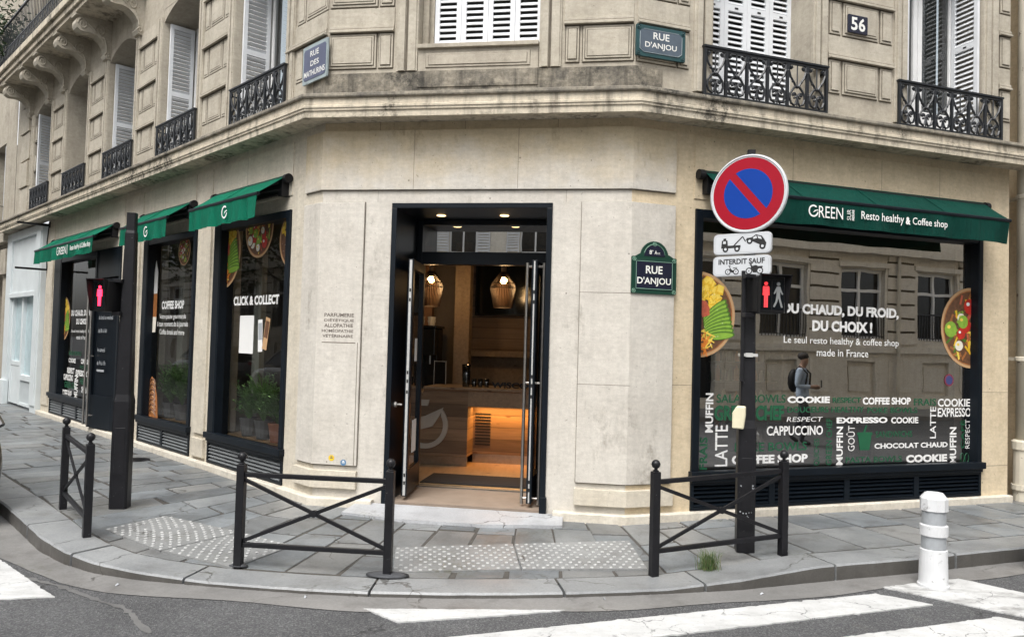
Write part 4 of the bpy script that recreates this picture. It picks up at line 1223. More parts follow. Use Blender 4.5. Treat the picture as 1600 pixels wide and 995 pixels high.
mb = MB(); mb.box(-.5, .30, 3.40, 3.74, .1, 3.1); mb.build("interior_wall_panel", plain("orange_brown_wall", (.22, .105, .045), .8), B, **floc('C'))
mb = MB(); mb.box(.72, .94, 3.05, 3.25, .08, 3.12); mb.build("wooden_post", 'woodplain', B, **floc('C'), bevel=.006)
mb = MB(); mb.box(.84, 2.6, 3.34, 3.60, 1.50, 1.58); mb.box(.84, 2.6, 3.5, 3.60, 1.1, 1.50); mb.build("back_shelf", 'woodplain', B, **floc('C'), bevel=.004)

ct, of = ft("service_counter", "planked wooden service counter with a metal kick plate seen through the open entrance", "counter", 'C', .6, .08, y=2.3)
mb = MB(of); mb.box(-.7, 1.12, 2.29, 3.0, .20, 1.00); mb.box(.52, 1.12, 2.29, 3.0, 1.0, 1.07); mb.build("counter_front", 'wood', ct)
mb = MB(of); mb.box(1.121, 2.9, 2.66, 3.0, .20, .84); mb.build("recessed_front", 'wood', ct)
mb = MB(of); mb.box(1.121, 2.9, 2.28, 2.62, .86, 1.07); mb.build("counter_fascia", 'woodplain', ct, bevel=.005)
mb = MB(of); mb.box(.52, 2.9, 2.25, 3.05, 1.071, 1.105); mb.box(-.72, .52, 2.27, 3.05, 1.001, 1.03); mb.build("counter_top", 'woodplain', ct, bevel=.005)
mb = MB(of); mb.box(-.7, 1.12, 2.30, 2.34, .082, .199); mb.box(1.121, 2.9, 2.67, 2.71, .082, .199); mb.build("kick_plate", 'steel', ct)
mb = MB(of)
for k in range(11): mb.box(1.15, 1.36, 2.652, 2.665, .32 + k * .041, .338 + k * .041)
mb.build("slotted_vent", 'signblack', ct)
mb = MB(of)
cx, cz = .555, .60
ring = [(cx + .31 * math.cos(R(a)), cz + .31 * math.sin(R(a))) for a in range(-180, 46, 9)] + [(cx + .245 * math.cos(R(a)), cz + .245 * math.sin(R(a))) for a in range(30, -181, -9)]
mb.prism(ring, 2.262, 2.288); mb.prism([(cx + .24, cz + .235), (cx + .20, cz + .14), (cx + .10, cz - .02), (cx - .06, cz - .06), (cx - .2, cz - .02), (cx - .2, cz + .05), (cx, cz + .12)], 2.262, 2.288); mb.prism([(cx - .2, cz + .33), (cx + .05, cz + .33), (cx + .03, cz + .25), (cx - .2, cz + .25)], 2.262, 2.288)
mb.build("counter_emblem", plain("grey_beige_emblem", (.40, .37, .32), .6), ct)
la = bpy.data.lights.new("counter_light", 'AREA'); la.energy = 9; la.color = (1, .46, .12); la.shape = 'RECTANGLE'; la.size = 1.5; la.size_y = .06
lo = bpy.data.objects.new("counter_light_strip", la); COL.objects.link(lo); lo.parent = ct; lo.location = (1.3, .26, .755)
t = MB(of); text(t, "WISCOOK", 1.42, 2.15, 1.107, 1.185, 2.42, 0, .03); s0 = len(t.v)
wk, of2 = ft("standing_letters", "small dark letters standing in a row along the counter top", "letters", 'C', 1.42, 1.107, y=2.42)
t = MB(of2); text(t, "WISCOOK", 1.40, 2.12, 1.107, 1.185, 2.42, 0, .03); text(t, "WISCOOK", 1.40, 2.12, 1.107, 1.185, 2.435, 0, .03); t.build("letter_row", 'signblack', wk)
# glass tumblers, carafe and cups on the counter
def glassware(x, y, r, h, label, name, cat, m_='winglass', grp=None):
    o, f_ = ft(name, label, cat, 'C', x, 1.107 if x > .52 else 1.032, grp, y)
    mb = MB(); mb.lathe([(r * .75, 0), (r * .8, .004), (r, h), (r * .93, h), (r * .72, .01), (0, .012)], 12); mb.build("tumbler_body" if m_ == 'winglass' else "cup_body", m_, o, smooth=True)
glassware(1.05, 2.45, .06, .30, "tall glass jar standing at the left end of the raised counter top", "glass_jar", "jar")
for k in range(3): glassware(1.15 + k * .085, 2.50, .035, .11, ("clear tumbler standing next to the tall glass jar", "clear tumbler in the middle of the three on the counter", "clear tumbler standing next to the dark standing letters")[k], "tumbler", "tumbler", grp="tumblers on the counter")
glassware(.28, 2.6, .05, .16, "pale tapered cup standing on the lower counter beside the dark machine", "paper_cup", "cup", 'cup')
o, f_ = ft("coffee_machine", "dark box-shaped coffee machine on the lower left counter", "coffee machine", 'C', -.1, 1.032, y=2.75)
mb = MB(f_); mb.box(-.30, .50, 3.0, 3.3, 1.032, 1.88); mb.box(-.30, .50, 2.85, 3.0, 1.50, 1.88); mb.box(-.32, .52, 2.83, 3.32, 1.88, 1.92); mb.build("machine_body", 'screen', o, bevel=.012)
mb = MB(f_); mb.tube([(.3, 2.92, 1.5), (.3, 2.92, 1.4), (.3, 2.82, 1.39)], .015, 6); mb.tube([(.42, 2.92, 1.5), (.42, 2.92, 1.38)], .012, 6); mb.build("machine_spout", 'steel', o)
for k in range(2):
    o, f_ = ft("stacked_cups", ("beige paper cups stacked on the left of the dark machine top", "greenish paper cups stacked on the right of the dark machine top")[k], "cups", 'C', .26 + k * .16, 1.92, "cup stacks on the machine", 2.95)
    mb = MB()
    for j in range(2): mb.lathe([(.045, .05 * j), (.06, .05 * j + .07), (.062, .05 * j + .075), (.05, .05 * j + .075)], 12)
    mb.build("cup_body", 'cup', o)
o, f_ = ft("counter_board", "upright dark framed board on the lower counter beside the wooden post", "board", 'C', .45, 1.032, y=2.9)
mb = MB(f_); mb.box(.50, .66, 2.88, 2.90, 1.032, 1.42); mb.build("board_face", 'screen', o)
mb = MB(f_); mb.box(.495, .50, 2.87, 2.905, 1.032, 1.43); mb.box(.66, .665, 2.87, 2.905, 1.032, 1.43); mb.box(.50, .66, 2.87, 2.905, 1.42, 1.425); mb.build("board_frame", 'alu', o)
# television
o, f_ = ft("television", "large switched-off screen on the wooden back wall above the counter", "television", 'C', 1.6, 2.2, y=3.52)
mb = MB(f_); mb.box(.92, 2.35, 3.50, 3.56, 2.10, 2.86); mb.build("television_case", 'blackmatte', o, bevel=.006)
mb = MB(f_); mb.quad((.94, 3.498, 2.12), (2.33, 3.498, 2.12), (2.33, 3.498, 2.84), (.94, 3.498, 2.84)); mb.build("television_screen", 'screen', o)
# pendant lamps
def pendant(x, y, zb, label, grp="pendant lamps over the counter"):
    o, f_ = ft("pendant_lamp", label, "lamp", 'C', x, zb, grp, y)
    mb = MB(); prof = [(.04, .20), (.06, .18), (.155, .05), (.175, -.01), (.12, -.27)]
    for k in range(44):
        a = 2 * math.pi * k / 44
        mb.tube([(r_ * math.cos(a), r_ * math.sin(a), z) for r_, z in prof], .006, 4)
    for r_, z in ((.155, .05), (.175, -.01), (.12, -.27)): mb.tube([(r_ * math.cos(2 * math.pi * k / 20), r_ * math.sin(2 * math.pi * k / 20), z) for k in range(20)], .005, 4, True)
    mb.build("lamp_shade", 'cage', o)
    mb = MB(); mb.lathe([(.035, .19), (.035, .30), (.02, .33), (0, .33)], 10); mb.tube([(0, 0, .33), (0, 0, 3.15 - zb)], .006, 5); mb.build("lamp_stem", 'woodplain', o)
    mb = MB(); mb.ball((0, 0, .09), .048, n=12); b_ = mb.build("light_bulb", 'bulb', o, smooth=True)
    l = bpy.data.lights.new("pendant_light", 'POINT'); l.energy = 4.5; l.color = (1, .62, .28); l.shadow_soft_size = .06
    q = bpy.data.objects.new("pendant_light", l); COL.objects.link(q); q.parent = o; q.location = (0, 0, -.02)
pendant(1.52, 2.45, 2.44, "lit wire-cage pendant lamp hanging in front of the switched-off screen")
pendant(.53, 2.45, 2.44, "lit wire-cage pendant lamp half hidden by the left door leaf")
o, f_ = ft("spot_lamp", "small bright spot lamp on the ceiling behind the left pendant lamp", "spot lamp", 'C', .22, 2.52, y=3.1)
mb = MB(); mb.lathe([(.03, .10), (.035, 0), (.0, 0)], 10); mb.tube([(0, 0, .1), (0, 0, .63)], .008, 5); mb.build("lamp_case", 'blackmatte', o)
mb = MB(); mb.ball((0, -.01, -.01), .028, n=8); mb.build("light_bulb", 'coolspot', o)
o, f_ = ft("door_mat", "black rubber mat inside the open entrance", "door mat", 'C', 1.6, .085, y=1.3)
mb = MB(f_); mb.box(.86, 2.32, 1.0, 1.62, .082, .094); mb.build("mat_sheet", 'mat', o, bevel=.004)
# furniture and boards behind the right window, dim
o, f_ = ft("window_bench", "dark wooden counter table running behind the right shop window", "table", 'R', 2.5, .08, y=1.7)
mb = MB(f_); mb.box(1.0, 4.6, 1.5, 2.1, .98, 1.03); mb.build("table_top", 'woodplain', o, bevel=.004)
for x in (1.1, 2.8, 4.5):
    mb = MB(f_); mb.box(x - .03, x + .03, 1.55, 2.05, .08, .98); mb.build("leg", 'blackmatte', o)
for k, (x, z) in enumerate(((2.15, 2.05), (3.2, 2.2))):
    o, f_ = ft("menu_board", ("pale menu board hung deep behind the right window, nearer the signal post", "pale menu board hung deep behind the right window, nearer the bowl of eggs")[k], "board", 'R', x, z, "menu boards inside", 3.9)
    mb = MB(f_); mb.box(x - .4, x + .4, 3.88, 3.92, z - .25, z + .3); mb.build("board_face", plain("pale_board", (.30, .28, .22), .8), o)
    mb = MB(f_)
    for j in range(6): mb.box(x - .34, x + .1 + .03 * (j % 3), 3.876, 3.88, z + .2 - j * .07, z + .215 - j * .07)
    mb.build("board_print", 'intdark', o)
o, f_ = ft("display_fridge", "tall dark glass-fronted fridge with shelves behind the right window", "fridge", 'R', 3.6, .08, y=3.5)
mb = MB(f_); mb.box(3.0, 3.04, 3.2, 3.85, .08, 1.7); mb.box(4.36, 4.40, 3.2, 3.85, .08, 1.7); mb.box(3.04, 4.36, 3.8, 3.85, .08, 1.7); mb.box(3.0, 4.4, 3.2, 3.85, 1.7, 1.76); mb.build("fridge_case", 'blackmatte', o)
for z in (.5, .85, 1.2, 1.5):
    mb = MB(f_); mb.box(3.045, 4.355, 3.3, 3.79, z, z + .015)
    mb.build("shelf", 'steel', o)
    mb = MB(f_); rnd = random.Random(int(z * 100))
    for k in range(11): x = 3.12 + k * .115; hh = rnd.uniform(.10, .20); mb.lathe([(.035, z + .016), (.035, z + hh), (.015, z + hh + .04), (.015, z + hh + .06)], 8, (x, 3.42, 0), k % 3)
    mb.build("bottle_row", ['egg', 'greenvinyl', 'carrot'], o)
# potted plants standing just inside the left windows
def plant(x, y, h, label, potm, seed, fr='L', n=95):
    o, f_ = ft("potted_plant", label, "plant", fr, x, .46, "plants inside the left windows", y)
    mb = MB(); mb.lathe([(.085, 0), (.115, .20), (.12, .20), (.12, .225), (.105, .225), (.10, .19), (0, .19)], 14); mb.build("plant_pot", potm, o, smooth=False)
    lf = MB(); rnd = random.Random(seed)
    for k in range(n):
        a = rnd.uniform(0, 6.283); rr = rnd.uniform(.06, .30); hh = rnd.uniform(.25, 1) * h; L_ = rnd.uniform(.10, .24)
        st_ = [(0, 0, .2), (rr * .4 * math.cos(a), rr * .4 * math.sin(a) * .6, .2 + hh * .6), (rr * math.cos(a), rr * math.sin(a) * .6, .2 + hh)]
        lf.tube(st_, .0035, 3)
        for j in range(7):
            t_ = .35 + .65 * j / 6; p = Vector(st_[1]).lerp(Vector(st_[2]), max(0, (t_ - .35) / .65)); b_ = a + rnd.uniform(-1.6, 1.6); ll = rnd.uniform(.05, .11); w_ = ll * .18
            d = Vector((math.cos(b_), math.sin(b_) * .7, rnd.uniform(-.2, .5))); s_ = Vector((-math.sin(b_), math.cos(b_), 0)) * w_
            lf.add([tuple(p), tuple(p + d * ll * .5 + s_), tuple(p + d * ll), tuple(p + d * ll * .5 - s_)], [(0, 1, 2, 3)])
    lf.build("plant_leaves", 'leaf', o)
mb = MB(); mb.box(-2.6, -.66, .16, .60, .38, .455); mb.box(-5.15, -3.22, .16, .60, .38, .455); mb.build('display_ledge', 'woodplain', B, **floc('L'))
plant(-2.05, .27, .46, "leafy plant in a grey pot, left of the pair behind the click and collect window", 'pot', 1)
plant(-1.68, .28, .60, "leafy plant with tall pale shoots behind the click and collect window, in the middle", 'pot', 2)
plant(-1.30, .27, .48, "leafy plant in a clay pot by the click and collect window's right frame", 'terracotta', 3)
plant(-4.62, .27, .60, "leafy plant standing behind the croissant picture window, left one", 'pot', 4)
plant(-4.22, .28, .66, "leafy plant standing behind the coffee shop window beside its right frame", 'pot', 5)
# pale inner partitions beside the left windows
mb = MB(); mb.box(-2.42, -2.22, .45, .52, .1, 3.12); mb.box(-4.97, -4.75, .45, .52, .1, 3.12); mb.box(-9.7, -9.45, .45, .52, .1, 3.12); mb.build("window_display_panel", plain("grey_green_partition", (.20, .21, .18), .85), B, **floc('L'))

# ================================================================== awnings
def awning(fr, x0, x1, label, mat_, zt=3.50, o=.39, zf=3.25, zb=2.98, logo=None):
    a, f_ = ft("awning", label, "awning", fr, (x0 + x1) / 2, 3.25, "green shop awnings")
    n = 24; top = MB(f_); val = MB(f_); rnd = random.Random(int(x0 * 10) % 97)
    for k in range(n):
        xa = x0 + (x1 - x0) * k / n; xb = x0 + (x1 - x0) * (k + 1) / n
        m_ = 5
        for j in range(m_):
            ya = -.05 + (-o + .05) * j / m_; yb = -.05 + (-o + .05) * (j + 1) / m_
            za = zt + (zf - zt) * j / m_ - .008 * math.sin(math.pi * j / m_); zb_ = zt + (zf - zt) * (j + 1) / m_ - .008 * math.sin(math.pi * (j + 1) / m_)
            top.quad((xa, ya, za), (xa, yb, zb_), (xb, yb, zb_), (xb, ya, za))
            top.quad((xa, ya, za - .004), (xb, ya, za - .004), (xb, yb, zb_ - .004), (xa, yb, zb_ - .004))
    top.build("canopy", mat_, a, smooth=True)
    N = 60; J = 5; vs = []; fs = []
    ph = [rnd.uniform(0, 6.28) for _ in range(4)]
    for k in range(N + 1):
        t_ = k / N; x = x0 + (x1 - x0) * t_
        for j in range(J + 1):
            s_ = j / J; wv = .019 * s_ * (math.sin(t_ * 31 + ph[0]) + .6 * math.sin(t_ * 57 + ph[1]) + .5 * math.sin(t_ * 17 + ph[2]))
            vs.append((x, -o - .004 + wv, zf - .012 + (zb - zf + .012) * s_ + .003 * math.sin(t_ * 23 + ph[3]) * s_))
    for k in range(N):
        for j in range(J):
            i = k * (J + 1) + j; fs.append((i, i + 1, i + J + 2, i + J + 1))
    val.add(vs, fs); vs2 = [(x, y + .004, z) for x, y, z in vs]; val.add(vs2, [tuple(reversed(q)) for q in fs])
    val.build("valance", mat_, a, smooth=True)
    sm = MB(f_)
    for k in range(1, 4 if x1 - x0 > 2.5 else 2):
        x = x0 + (x1 - x0) * k / (4 if x1 - x0 > 2.5 else 2); sm.tube([(x, -.06, zt - .004), (x, -(o + .06) / 2, (zt + zf) / 2 + .0), (x, -o, zf + .003)], .004, 4)
    sm.build("seam", mat_, a)
    br = MB(f_); br.tube([(x0 - .015, -o + .006, zf - .012), (x1 + .015, -o + .006, zf - .012)], .022, 8); br.build("front_bar", 'frame', a)
    rc = MB(f_); rc.tube([(x0 - .02, -.06, zt - .05), (x1 + .02, -.06, zt - .05)], .038, 12); rc.box(x0 + .02, x1 - .02, -.06, 0, zt - .20, zt - .09); rc.build("roller", 'blackmatte', a)
    for x in (x0 + .05, x1 - .05):
        s_ = -1 if x < (x0 + x1) / 2 else 1
        am = MB(f_); am.box(x - .04, x + .04, -.10, 0, zt - .24, zt - .07); am.lathe([(.052, -.03), (.052, .03)], 14, (x + .09 * s_, -.06, zt - .05), axis='x')
        e = Vector((x - s_ * .30, -.24, zt - .19)); am.tube([(x, -.09, zt - .16), tuple(e)], .022, 6); am.tube([tuple(e), (x, -o + .02, zf - .03)], .018, 6); am.ball(tuple(e), .032, n=8)
        am.build("folding_arm", 'blackmatte', a)
    return a, f_
def gmark(mb, cx, cz, r, y, mi=0):
    if isinstance(mb, TG): mb = mb.new()
    """round letter mark: an open ring with a leaf-shaped bar"""
    ring = [(cx + r * math.cos(R(a)), cz + r * math.sin(R(a))) for a in range(50, 356, 15)] + [(cx + r * .74 * math.cos(R(a)), cz + r * .74 * math.sin(R(a))) for a in range(350, 45, -15)]
    mb.add([(p[0], y, p[1]) for p in ring], [tuple(range(len(ring)))], mi)
    lf = [(cx - .12 * r, cz - .30 * r), (cx + .15 * r, cz - .18 * r), (cx + .55 * r, cz + .05 * r), (cx + 1.02 * r, cz + .10 * r), (cx + .80 * r, cz + .28 * r), (cx + .2 * r, cz + .12 * r)]
    mb.add([(p[0], y, p[1]) for p in lf], [tuple(range(len(lf)))], mi)
aw, f_ = awning('R', .78, 4.57, "long dark green awning with white lettering over the right window", 'green')
t = TG(f_); y = -.413
gmark(t, 1.835, 3.12, .062, y); text(t, "REEN", 1.90, 2.206, 3.06, 3.178, y, 0, .0)
text(t, "SUR", 2.256, 2.310, 3.06, 3.17, y, 0, -.005, True); text(t, "MESURE", 2.322, 2.35, 3.06, 3.17, y, 0, .03, True)
text(t, "Resto healthy", 2.442, 3.01, 3.058, 3.168, y, 0, .006); text(t, "&", 3.035, 3.10, 3.075, 3.155, y, 0, .05); text(t, "Coffee shop", 3.13, 3.619, 3.058, 3.158, y, 0, .006)
t.build("awning_lettering", 'white', aw)
aw, f_ = awning('L', -2.52, -.70, "short green awning over the click and collect window, nearest the entrance", 'green_l')
t = TG(f_); gmark(t, -1.46, 3.11, .075, -.413); t.build("awning_lettering", 'white', aw)
aw, f_ = awning('L', -5.10, -3.28, "short green awning partly behind the tall dark signal post", 'green_l')
t = TG(f_); gmark(t, -3.98, 3.10, .075, -.413); t.build("awning_lettering", 'white', aw)
aw, f_ = awning('L', -10.10, -6.42, "long bright green awning beside the pale blue shopfront", 'green_l')
t = TG(f_); gmark(t, -8.38, 3.12, .075, -.413); text(t, "REEN", -8.29, -7.86, 3.05, 3.18, -.413, 0, .01); t.box(-7.80, -7.78, -.414, -.412, 3.03, 3.2); text(t, "Resto healthy & Coffee shop", -7.62, -5.98 - .5, 3.06, 3.17, -.413, 0, .02); t.build("awning_lettering", 'white', aw)

# ================================================================== food pictures stuck on the windows
def clip_poly(poly, x0, x1, z0, z1):
    def cl(ps, inside, inter):
        out = []
        for i in range(len(ps)):
            a, b = ps[i - 1], ps[i]
            if inside(b):
                if not inside(a): out.append(inter(a, b))
                out.append(b)
            elif inside(a): out.append(inter(a, b))
        return out
    def ix(v): return lambda a, b: (v, a[1] + (b[1] - a[1]) * (v - a[0]) / (b[0] - a[0]))
    def iz(v): return lambda a, b: (a[0] + (b[0] - a[0]) * (v - a[1]) / (b[1] - a[1]), v)
    for ins, it in ((lambda p: p[0] >= x0, ix(x0)), (lambda p: p[0] <= x1, ix(x1)), (lambda p: p[1] >= z0, iz(z0)), (lambda p: p[1] <= z1, iz(z1))):
        if not poly: return poly
        poly = cl(poly, ins, it)
    return poly
FOOD = ['tan', 'brownfood', 'mango', 'avo', 'carrot', 'salmon', 'tomato', 'egg', 'crust', 'white', 'mango2', 'avo2', 'signblack']
def bowl(fr, cx, cz, r, clip, label, kind, seed):
    o, f_ = ft("bowl_sticker", label, "window sticker", fr, cx, cz - r, "food pictures on the windows")
    mb = MB(f_); rnd = random.Random(seed); lay = [VY]
    def put(poly, mi):
        lay[0] -= .00003
        p = clip_poly(poly, *clip)
        if len(p) > 2: mb.add([(a, lay[0], b) for a, b in p], [tuple(range(len(p)))], mi)
    def disc(x, z, rx, rz, mi, n=40, rot=0, a0=0, a1=360):
        put([(x + rx * math.cos(R(a0 + (a1 - a0) * k / n)) * math.cos(rot) - rz * math.sin(R(a0 + (a1 - a0) * k / n)) * math.sin(rot), z + rx * math.cos(R(a0 + (a1 - a0) * k / n)) * math.sin(rot) + rz * math.sin(R(a0 + (a1 - a0) * k / n)) * math.cos(rot)) for k in range(n)], mi)
    def bar(x, z, L_, w_, a, mi):
        c, s_ = math.cos(a), math.sin(a); j = [rnd.uniform(.8, 1.2) for _ in range(4)]
        put([(x + c * p * j[i] - s_ * q * j[i], z + s_ * p * j[i] + c * q * j[i]) for i, (p, q) in enumerate(((-L_, -w_), (L_, -w_), (L_, w_), (-L_, w_)))], mi)
    disc(cx, cz, r, r, 0); disc(cx, cz, r * .93, r * .93, 8); disc(cx, cz, r * .90, r * .90, 1)
    if kind == 'poke':
        for k in range(70):      # mango cubes at the top
            a = R(rnd.uniform(20, 160)); q = r * .84 * math.sqrt(rnd.random()); x, z = cx + q * math.cos(a), cz + q * math.sin(a)
            if z > cz + .10 * r: w_ = rnd.uniform(.07, .11) * r; an = rnd.uniform(0, 1.5); bar(x, z, w_, w_, an, 2); bar(x + w_ * .2, z + w_ * .25, w_ * .75, w_ * .7, an, 10)
        for k in range(9):      # avocado fan
            a = R(12 - 9 * k); x = cx + r * .44 + r * .02 * k; z = cz + r * .12 - k * r * .075
            disc(x, z, r * .40, r * .10, 11, 16, R(38 - 4 * k)); disc(x - r * .015, z - r * .01, r * .37, r * .075, 3, 16, R(38 - 4 * k))
        for k in range(55):     # carrot sticks
            x = cx + r * rnd.uniform(-.3, .32); z = cz - r * rnd.uniform(.40, .82); 
            if (x - cx) ** 2 + (z - cz) ** 2 < (.84 * r) ** 2: bar(x, z, r * rnd.uniform(.10, .2), r * .016, rnd.uniform(0, 3.1), 4 if k % 4 else 10)
        for k in range(14):
            x = cx + r * rnd.uniform(-.2, .28); z = cz + r * rnd.uniform(-.05, .22); bar(x, z, r * .10, r * .075, rnd.uniform(0, 3), 5 if k % 3 else 6)
        for k in range(60):
            a = rnd.uniform(0, 6.28); q = r * .8 * math.sqrt(rnd.random()); disc(cx + q * math.cos(a), cz + q * math.sin(a), r * .012, r * .007, 12 if k % 2 else 9, 6, a)
    else:
        for k in range(120):
            a = rnd.uniform(0, 6.28); q = r * .82 * math.sqrt(rnd.random()); bar(cx + q * math.cos(a), cz + q * math.sin(a), r * rnd.uniform(.06, .16), r * .03, rnd.uniform(0, 3), rnd.choice([1, 2, 3, 5, 8, 8, 10, 11]))
        for k in range(16):
            a = rnd.uniform(0, 6.28); q = r * .72 * math.sqrt(rnd.random()); x, z = cx + q * math.cos(a), cz + q * math.sin(a)
            mi = (6, 7, 7, 6, 3)[k % 5]; s_ = rnd.uniform(.13, .20) * r; disc(x, z, s_, s_, 1 if mi == 7 else mi, 14); disc(x - s_ * .1, z + s_ * .1, s_ * .88, s_ * .85, mi, 14); disc(x - s_ * .3, z + s_ * .3, s_ * .3, s_ * .25, 9 if mi == 6 else 10, 8)
    mb.build("sticker_print", FOOD, o)
bowl('R', .83, 2.05, .44, (.806, 3, 0, 4), "half bowl picture with mango cubes, avocado slices and carrot on the window", 'poke', 2)
bowl('R', 4.565, 2.03, .475, (3, 4.549, 0, 4), "half bowl picture with eggs, tomatoes and pasta at the window's far edge", 'mixed', 5)
bowl('L', -2.52, 2.76, .46, (-2.409, -.7, 0, 3.024), "bowl picture of peppers and avocado in the upper corner of the click and collect window", 'poke', 3)
bowl('L', -1.58, 3.0, .36, (-2.409, -.73, 0, 3.024), "half bowl picture of chicken and mango cut by the click and collect window's top", 'mixed', 4)
bowl('L', -.72, 2.80, .34, (-2.409, -.731, 0, 3.024), "sliver of a bowl picture with cucumber against the click and collect window's frame", 'poke', 9)
bowl('L', -3.85, 2.88, .21, (-4.96, -3.3, 0, 3.024), "small round bowl picture at the top of the coffee shop window", 'mixed', 7)
bowl('L', -9.75, 1.95, .43, (-9.649, -7.6, 0, 3.0), "half bowl picture on the far left window below the long awning", 'poke', 8)
o, f_ = ft("croissant_sticker", "brown croissant picture in the lower corner of the coffee shop window", "window sticker", 'L', -4.8, .46)
mb = MB(f_); lay = VY
poly = [(-4.965, .455), (-4.60, .455), (-4.62, .60), (-4.66, .78), (-4.74, .93), (-4.82, 1.03), (-4.90, 1.06), (-4.965, 1.0)]
mb.add([(a, lay, b_) for a, b_ in poly], [tuple(range(8))], 0)
for k in range(7):
    z = .50 + k * .075; mb.tube([(-4.96, lay - .001, z + .02), (-4.88, lay - .001, z + .075), (-4.78, lay - .001, z + .06), (-4.68 - k * .012, lay - .001, z - .02)], .013, 4, mi=1)
    mb.tube([(-4.95, lay - .001, z - .01), (-4.85, lay - .001, z + .04), (-4.74, lay - .001, z + .01)], .006, 4, mi=2)
mb.build("sticker_print", ['crust', 'brownfood', 'tan'], o)
o, f_ = ft("coffee_sticker", "tall layered iced coffee picture at the coffee shop window's far edge", "window sticker", 'L', -4.9, 1.72)
mb = MB(f_); mb.prism([(-4.96, 2.30), (-4.82, 2.30), (-4.82, 2.62), (-4.87, 2.72), (-4.91, 2.80), (-4.94, 2.70), (-4.96, 2.62)], VY - .001, VY, 0); mb.prism([(-4.96, 1.95), (-4.82, 1.95), (-4.82, 2.2995), (-4.96, 2.2995)], VY - .001, VY, 1); mb.prism([(-4.96, 1.72), (-4.84, 1.72), (-4.82, 1.9495), (-4.96, 1.9495)], VY - .001, VY, 2); mb.build("sticker_print", ['white', 'crust', 'egg'], o)
o, f_ = ft("cup_sticker", "beige drink cup picture at the coffee shop window's near edge", "window sticker", 'L', -3.4, 2.2)
mb = MB(f_); mb.prism([(-3.50, 2.15), (-3.30, 2.15), (-3.30, 2.48), (-3.52, 2.48)], VY - .001, VY, 0); mb.prism([(-3.46, 2.482), (-3.30, 2.482), (-3.30, 2.64), (-3.42, 2.62)], VY - .001, VY, 1); mb.prism([(-3.50, .9), (-3.44, 1.0), (-3.40, 1.75), (-3.3, 1.78), (-3.3, .9)], VY - .001, VY, 2); mb.build("sticker_print", ['tan', 'egg', 'white'], o)
o, f_ = ft("white_notice", "white rectangular notice sheet on the click and collect window", "notice", 'L', -1.8, 1.49)
mb = MB(f_); mb.box(-2.0, -1.625, VY - .002, VY, 1.49, 1.95); mb.build("notice_sheet", 'paper', o)
o, f_ = ft("phone_sticker", "picture of two tilted phones beside the white notice on the window", "window sticker", 'L', -1.4, 1.54)
mb = MB(f_)
for x, z, a, c in ((-1.45, 1.71, 4, 0), (-1.30, 1.735, -12, 1)):
    ca, sa = math.cos(R(a)), math.sin(R(a)); mb.prism([(x + ca * p - sa * q, z + sa * p + ca * q) for p, q in ((-.055, -.19), (.055, -.19), (.055, .19), (-.055, .19))], VY - .001 - .001 * c, VY - .001 * c, c)
    mb.prism([(x + ca * p - sa * q, z + sa * p + ca * q) for p, q in ((-.045, -.05), (.045, -.05), (.045, .15), (-.045, .15))], VY - .0015 - .001 * c, VY - .001 - .001 * c, 2 + c)
mb.build("sticker_print", ['white', 'tan', 'dimwhite', 'brownfood'], o)
o, f_ = ft("round_sticker", "small round red and blue sticker on the right shop window", "window sticker", 'R', 4.22, 1.34)
mb = MB(f_); mb.lathe([(.072, 0), (.072, .001), (0, .0012)], 20, (4.22, VY - .002, 1.415), 0, 'y'); mb.lathe([(.052, 0), (.052, .001), (0, .0012)], 20, (4.22, VY - .0035, 1.415), 1, 'y'); mb.build("sticker_print", [plain('dull_red', (.20, .04, .06)), plain('dull_blue', (.05, .06, .18))], o)
for x, z, m_, lab in ((.205, .475, 'sticker_y', "small yellow scalloped sticker low on the grey corner stone"), (.335, .435, 'sticker_b', "small pale blue round sticker low on the grey corner stone")):
    o, f_ = ft("wall_sticker", lab, "sticker", 'C', x, z, "stickers on the corner stone", -.0305)
    mb = MB(); n = 16; mb.prism([((.030 + .004 * (k % 2)) * math.cos(2 * math.pi * k / n), (.030 + .004 * (k % 2)) * math.sin(2 * math.pi * k / n)) for k in range(n)], -.0015, 0, 0)
    mb.prism([(-.015, -.004), (.015, -.004), (.015, .004), (-.015, .004)], -.0022, -.0015, 1); mb.prism([(.012 * math.cos(k), .014 + .006 * math.sin(k)) for k in range(6)], -.0022, -.0015, 1); mb.build("sticker_print", [m_, 'ink' if m_ == 'sticker_y' else 'paper'], o)
# ================================================================== plates on the wall
def rrect(x0, x1, z0, z1, r, n=5):
    out = []
    for cx, cz, a0 in ((x1 - r, z1 - r, 0), (x0 + r, z1 - r, 90), (x0 + r, z0 + r, 180), (x1 - r, z0 + r, 270)):
        for k in range(n + 1): a = R(a0 + 90 * k / n); out.append((cx + r * math.cos(a), cz + r * math.sin(a)))
    return out
def serif(mb, s, x0, x1, z0, z1, y, mi, bold=.02):
    """lettering with small slab feet"""
    text(mb, s, x0, x1, z0, z1, y, mi, bold)
def ringtube(mb, cx, cz, r, y, t, mi): mb.tube([(cx + r * math.cos(k * .4488), y, cz + r * math.sin(k * .4488)) for k in range(14)], t, 5, True, mi)
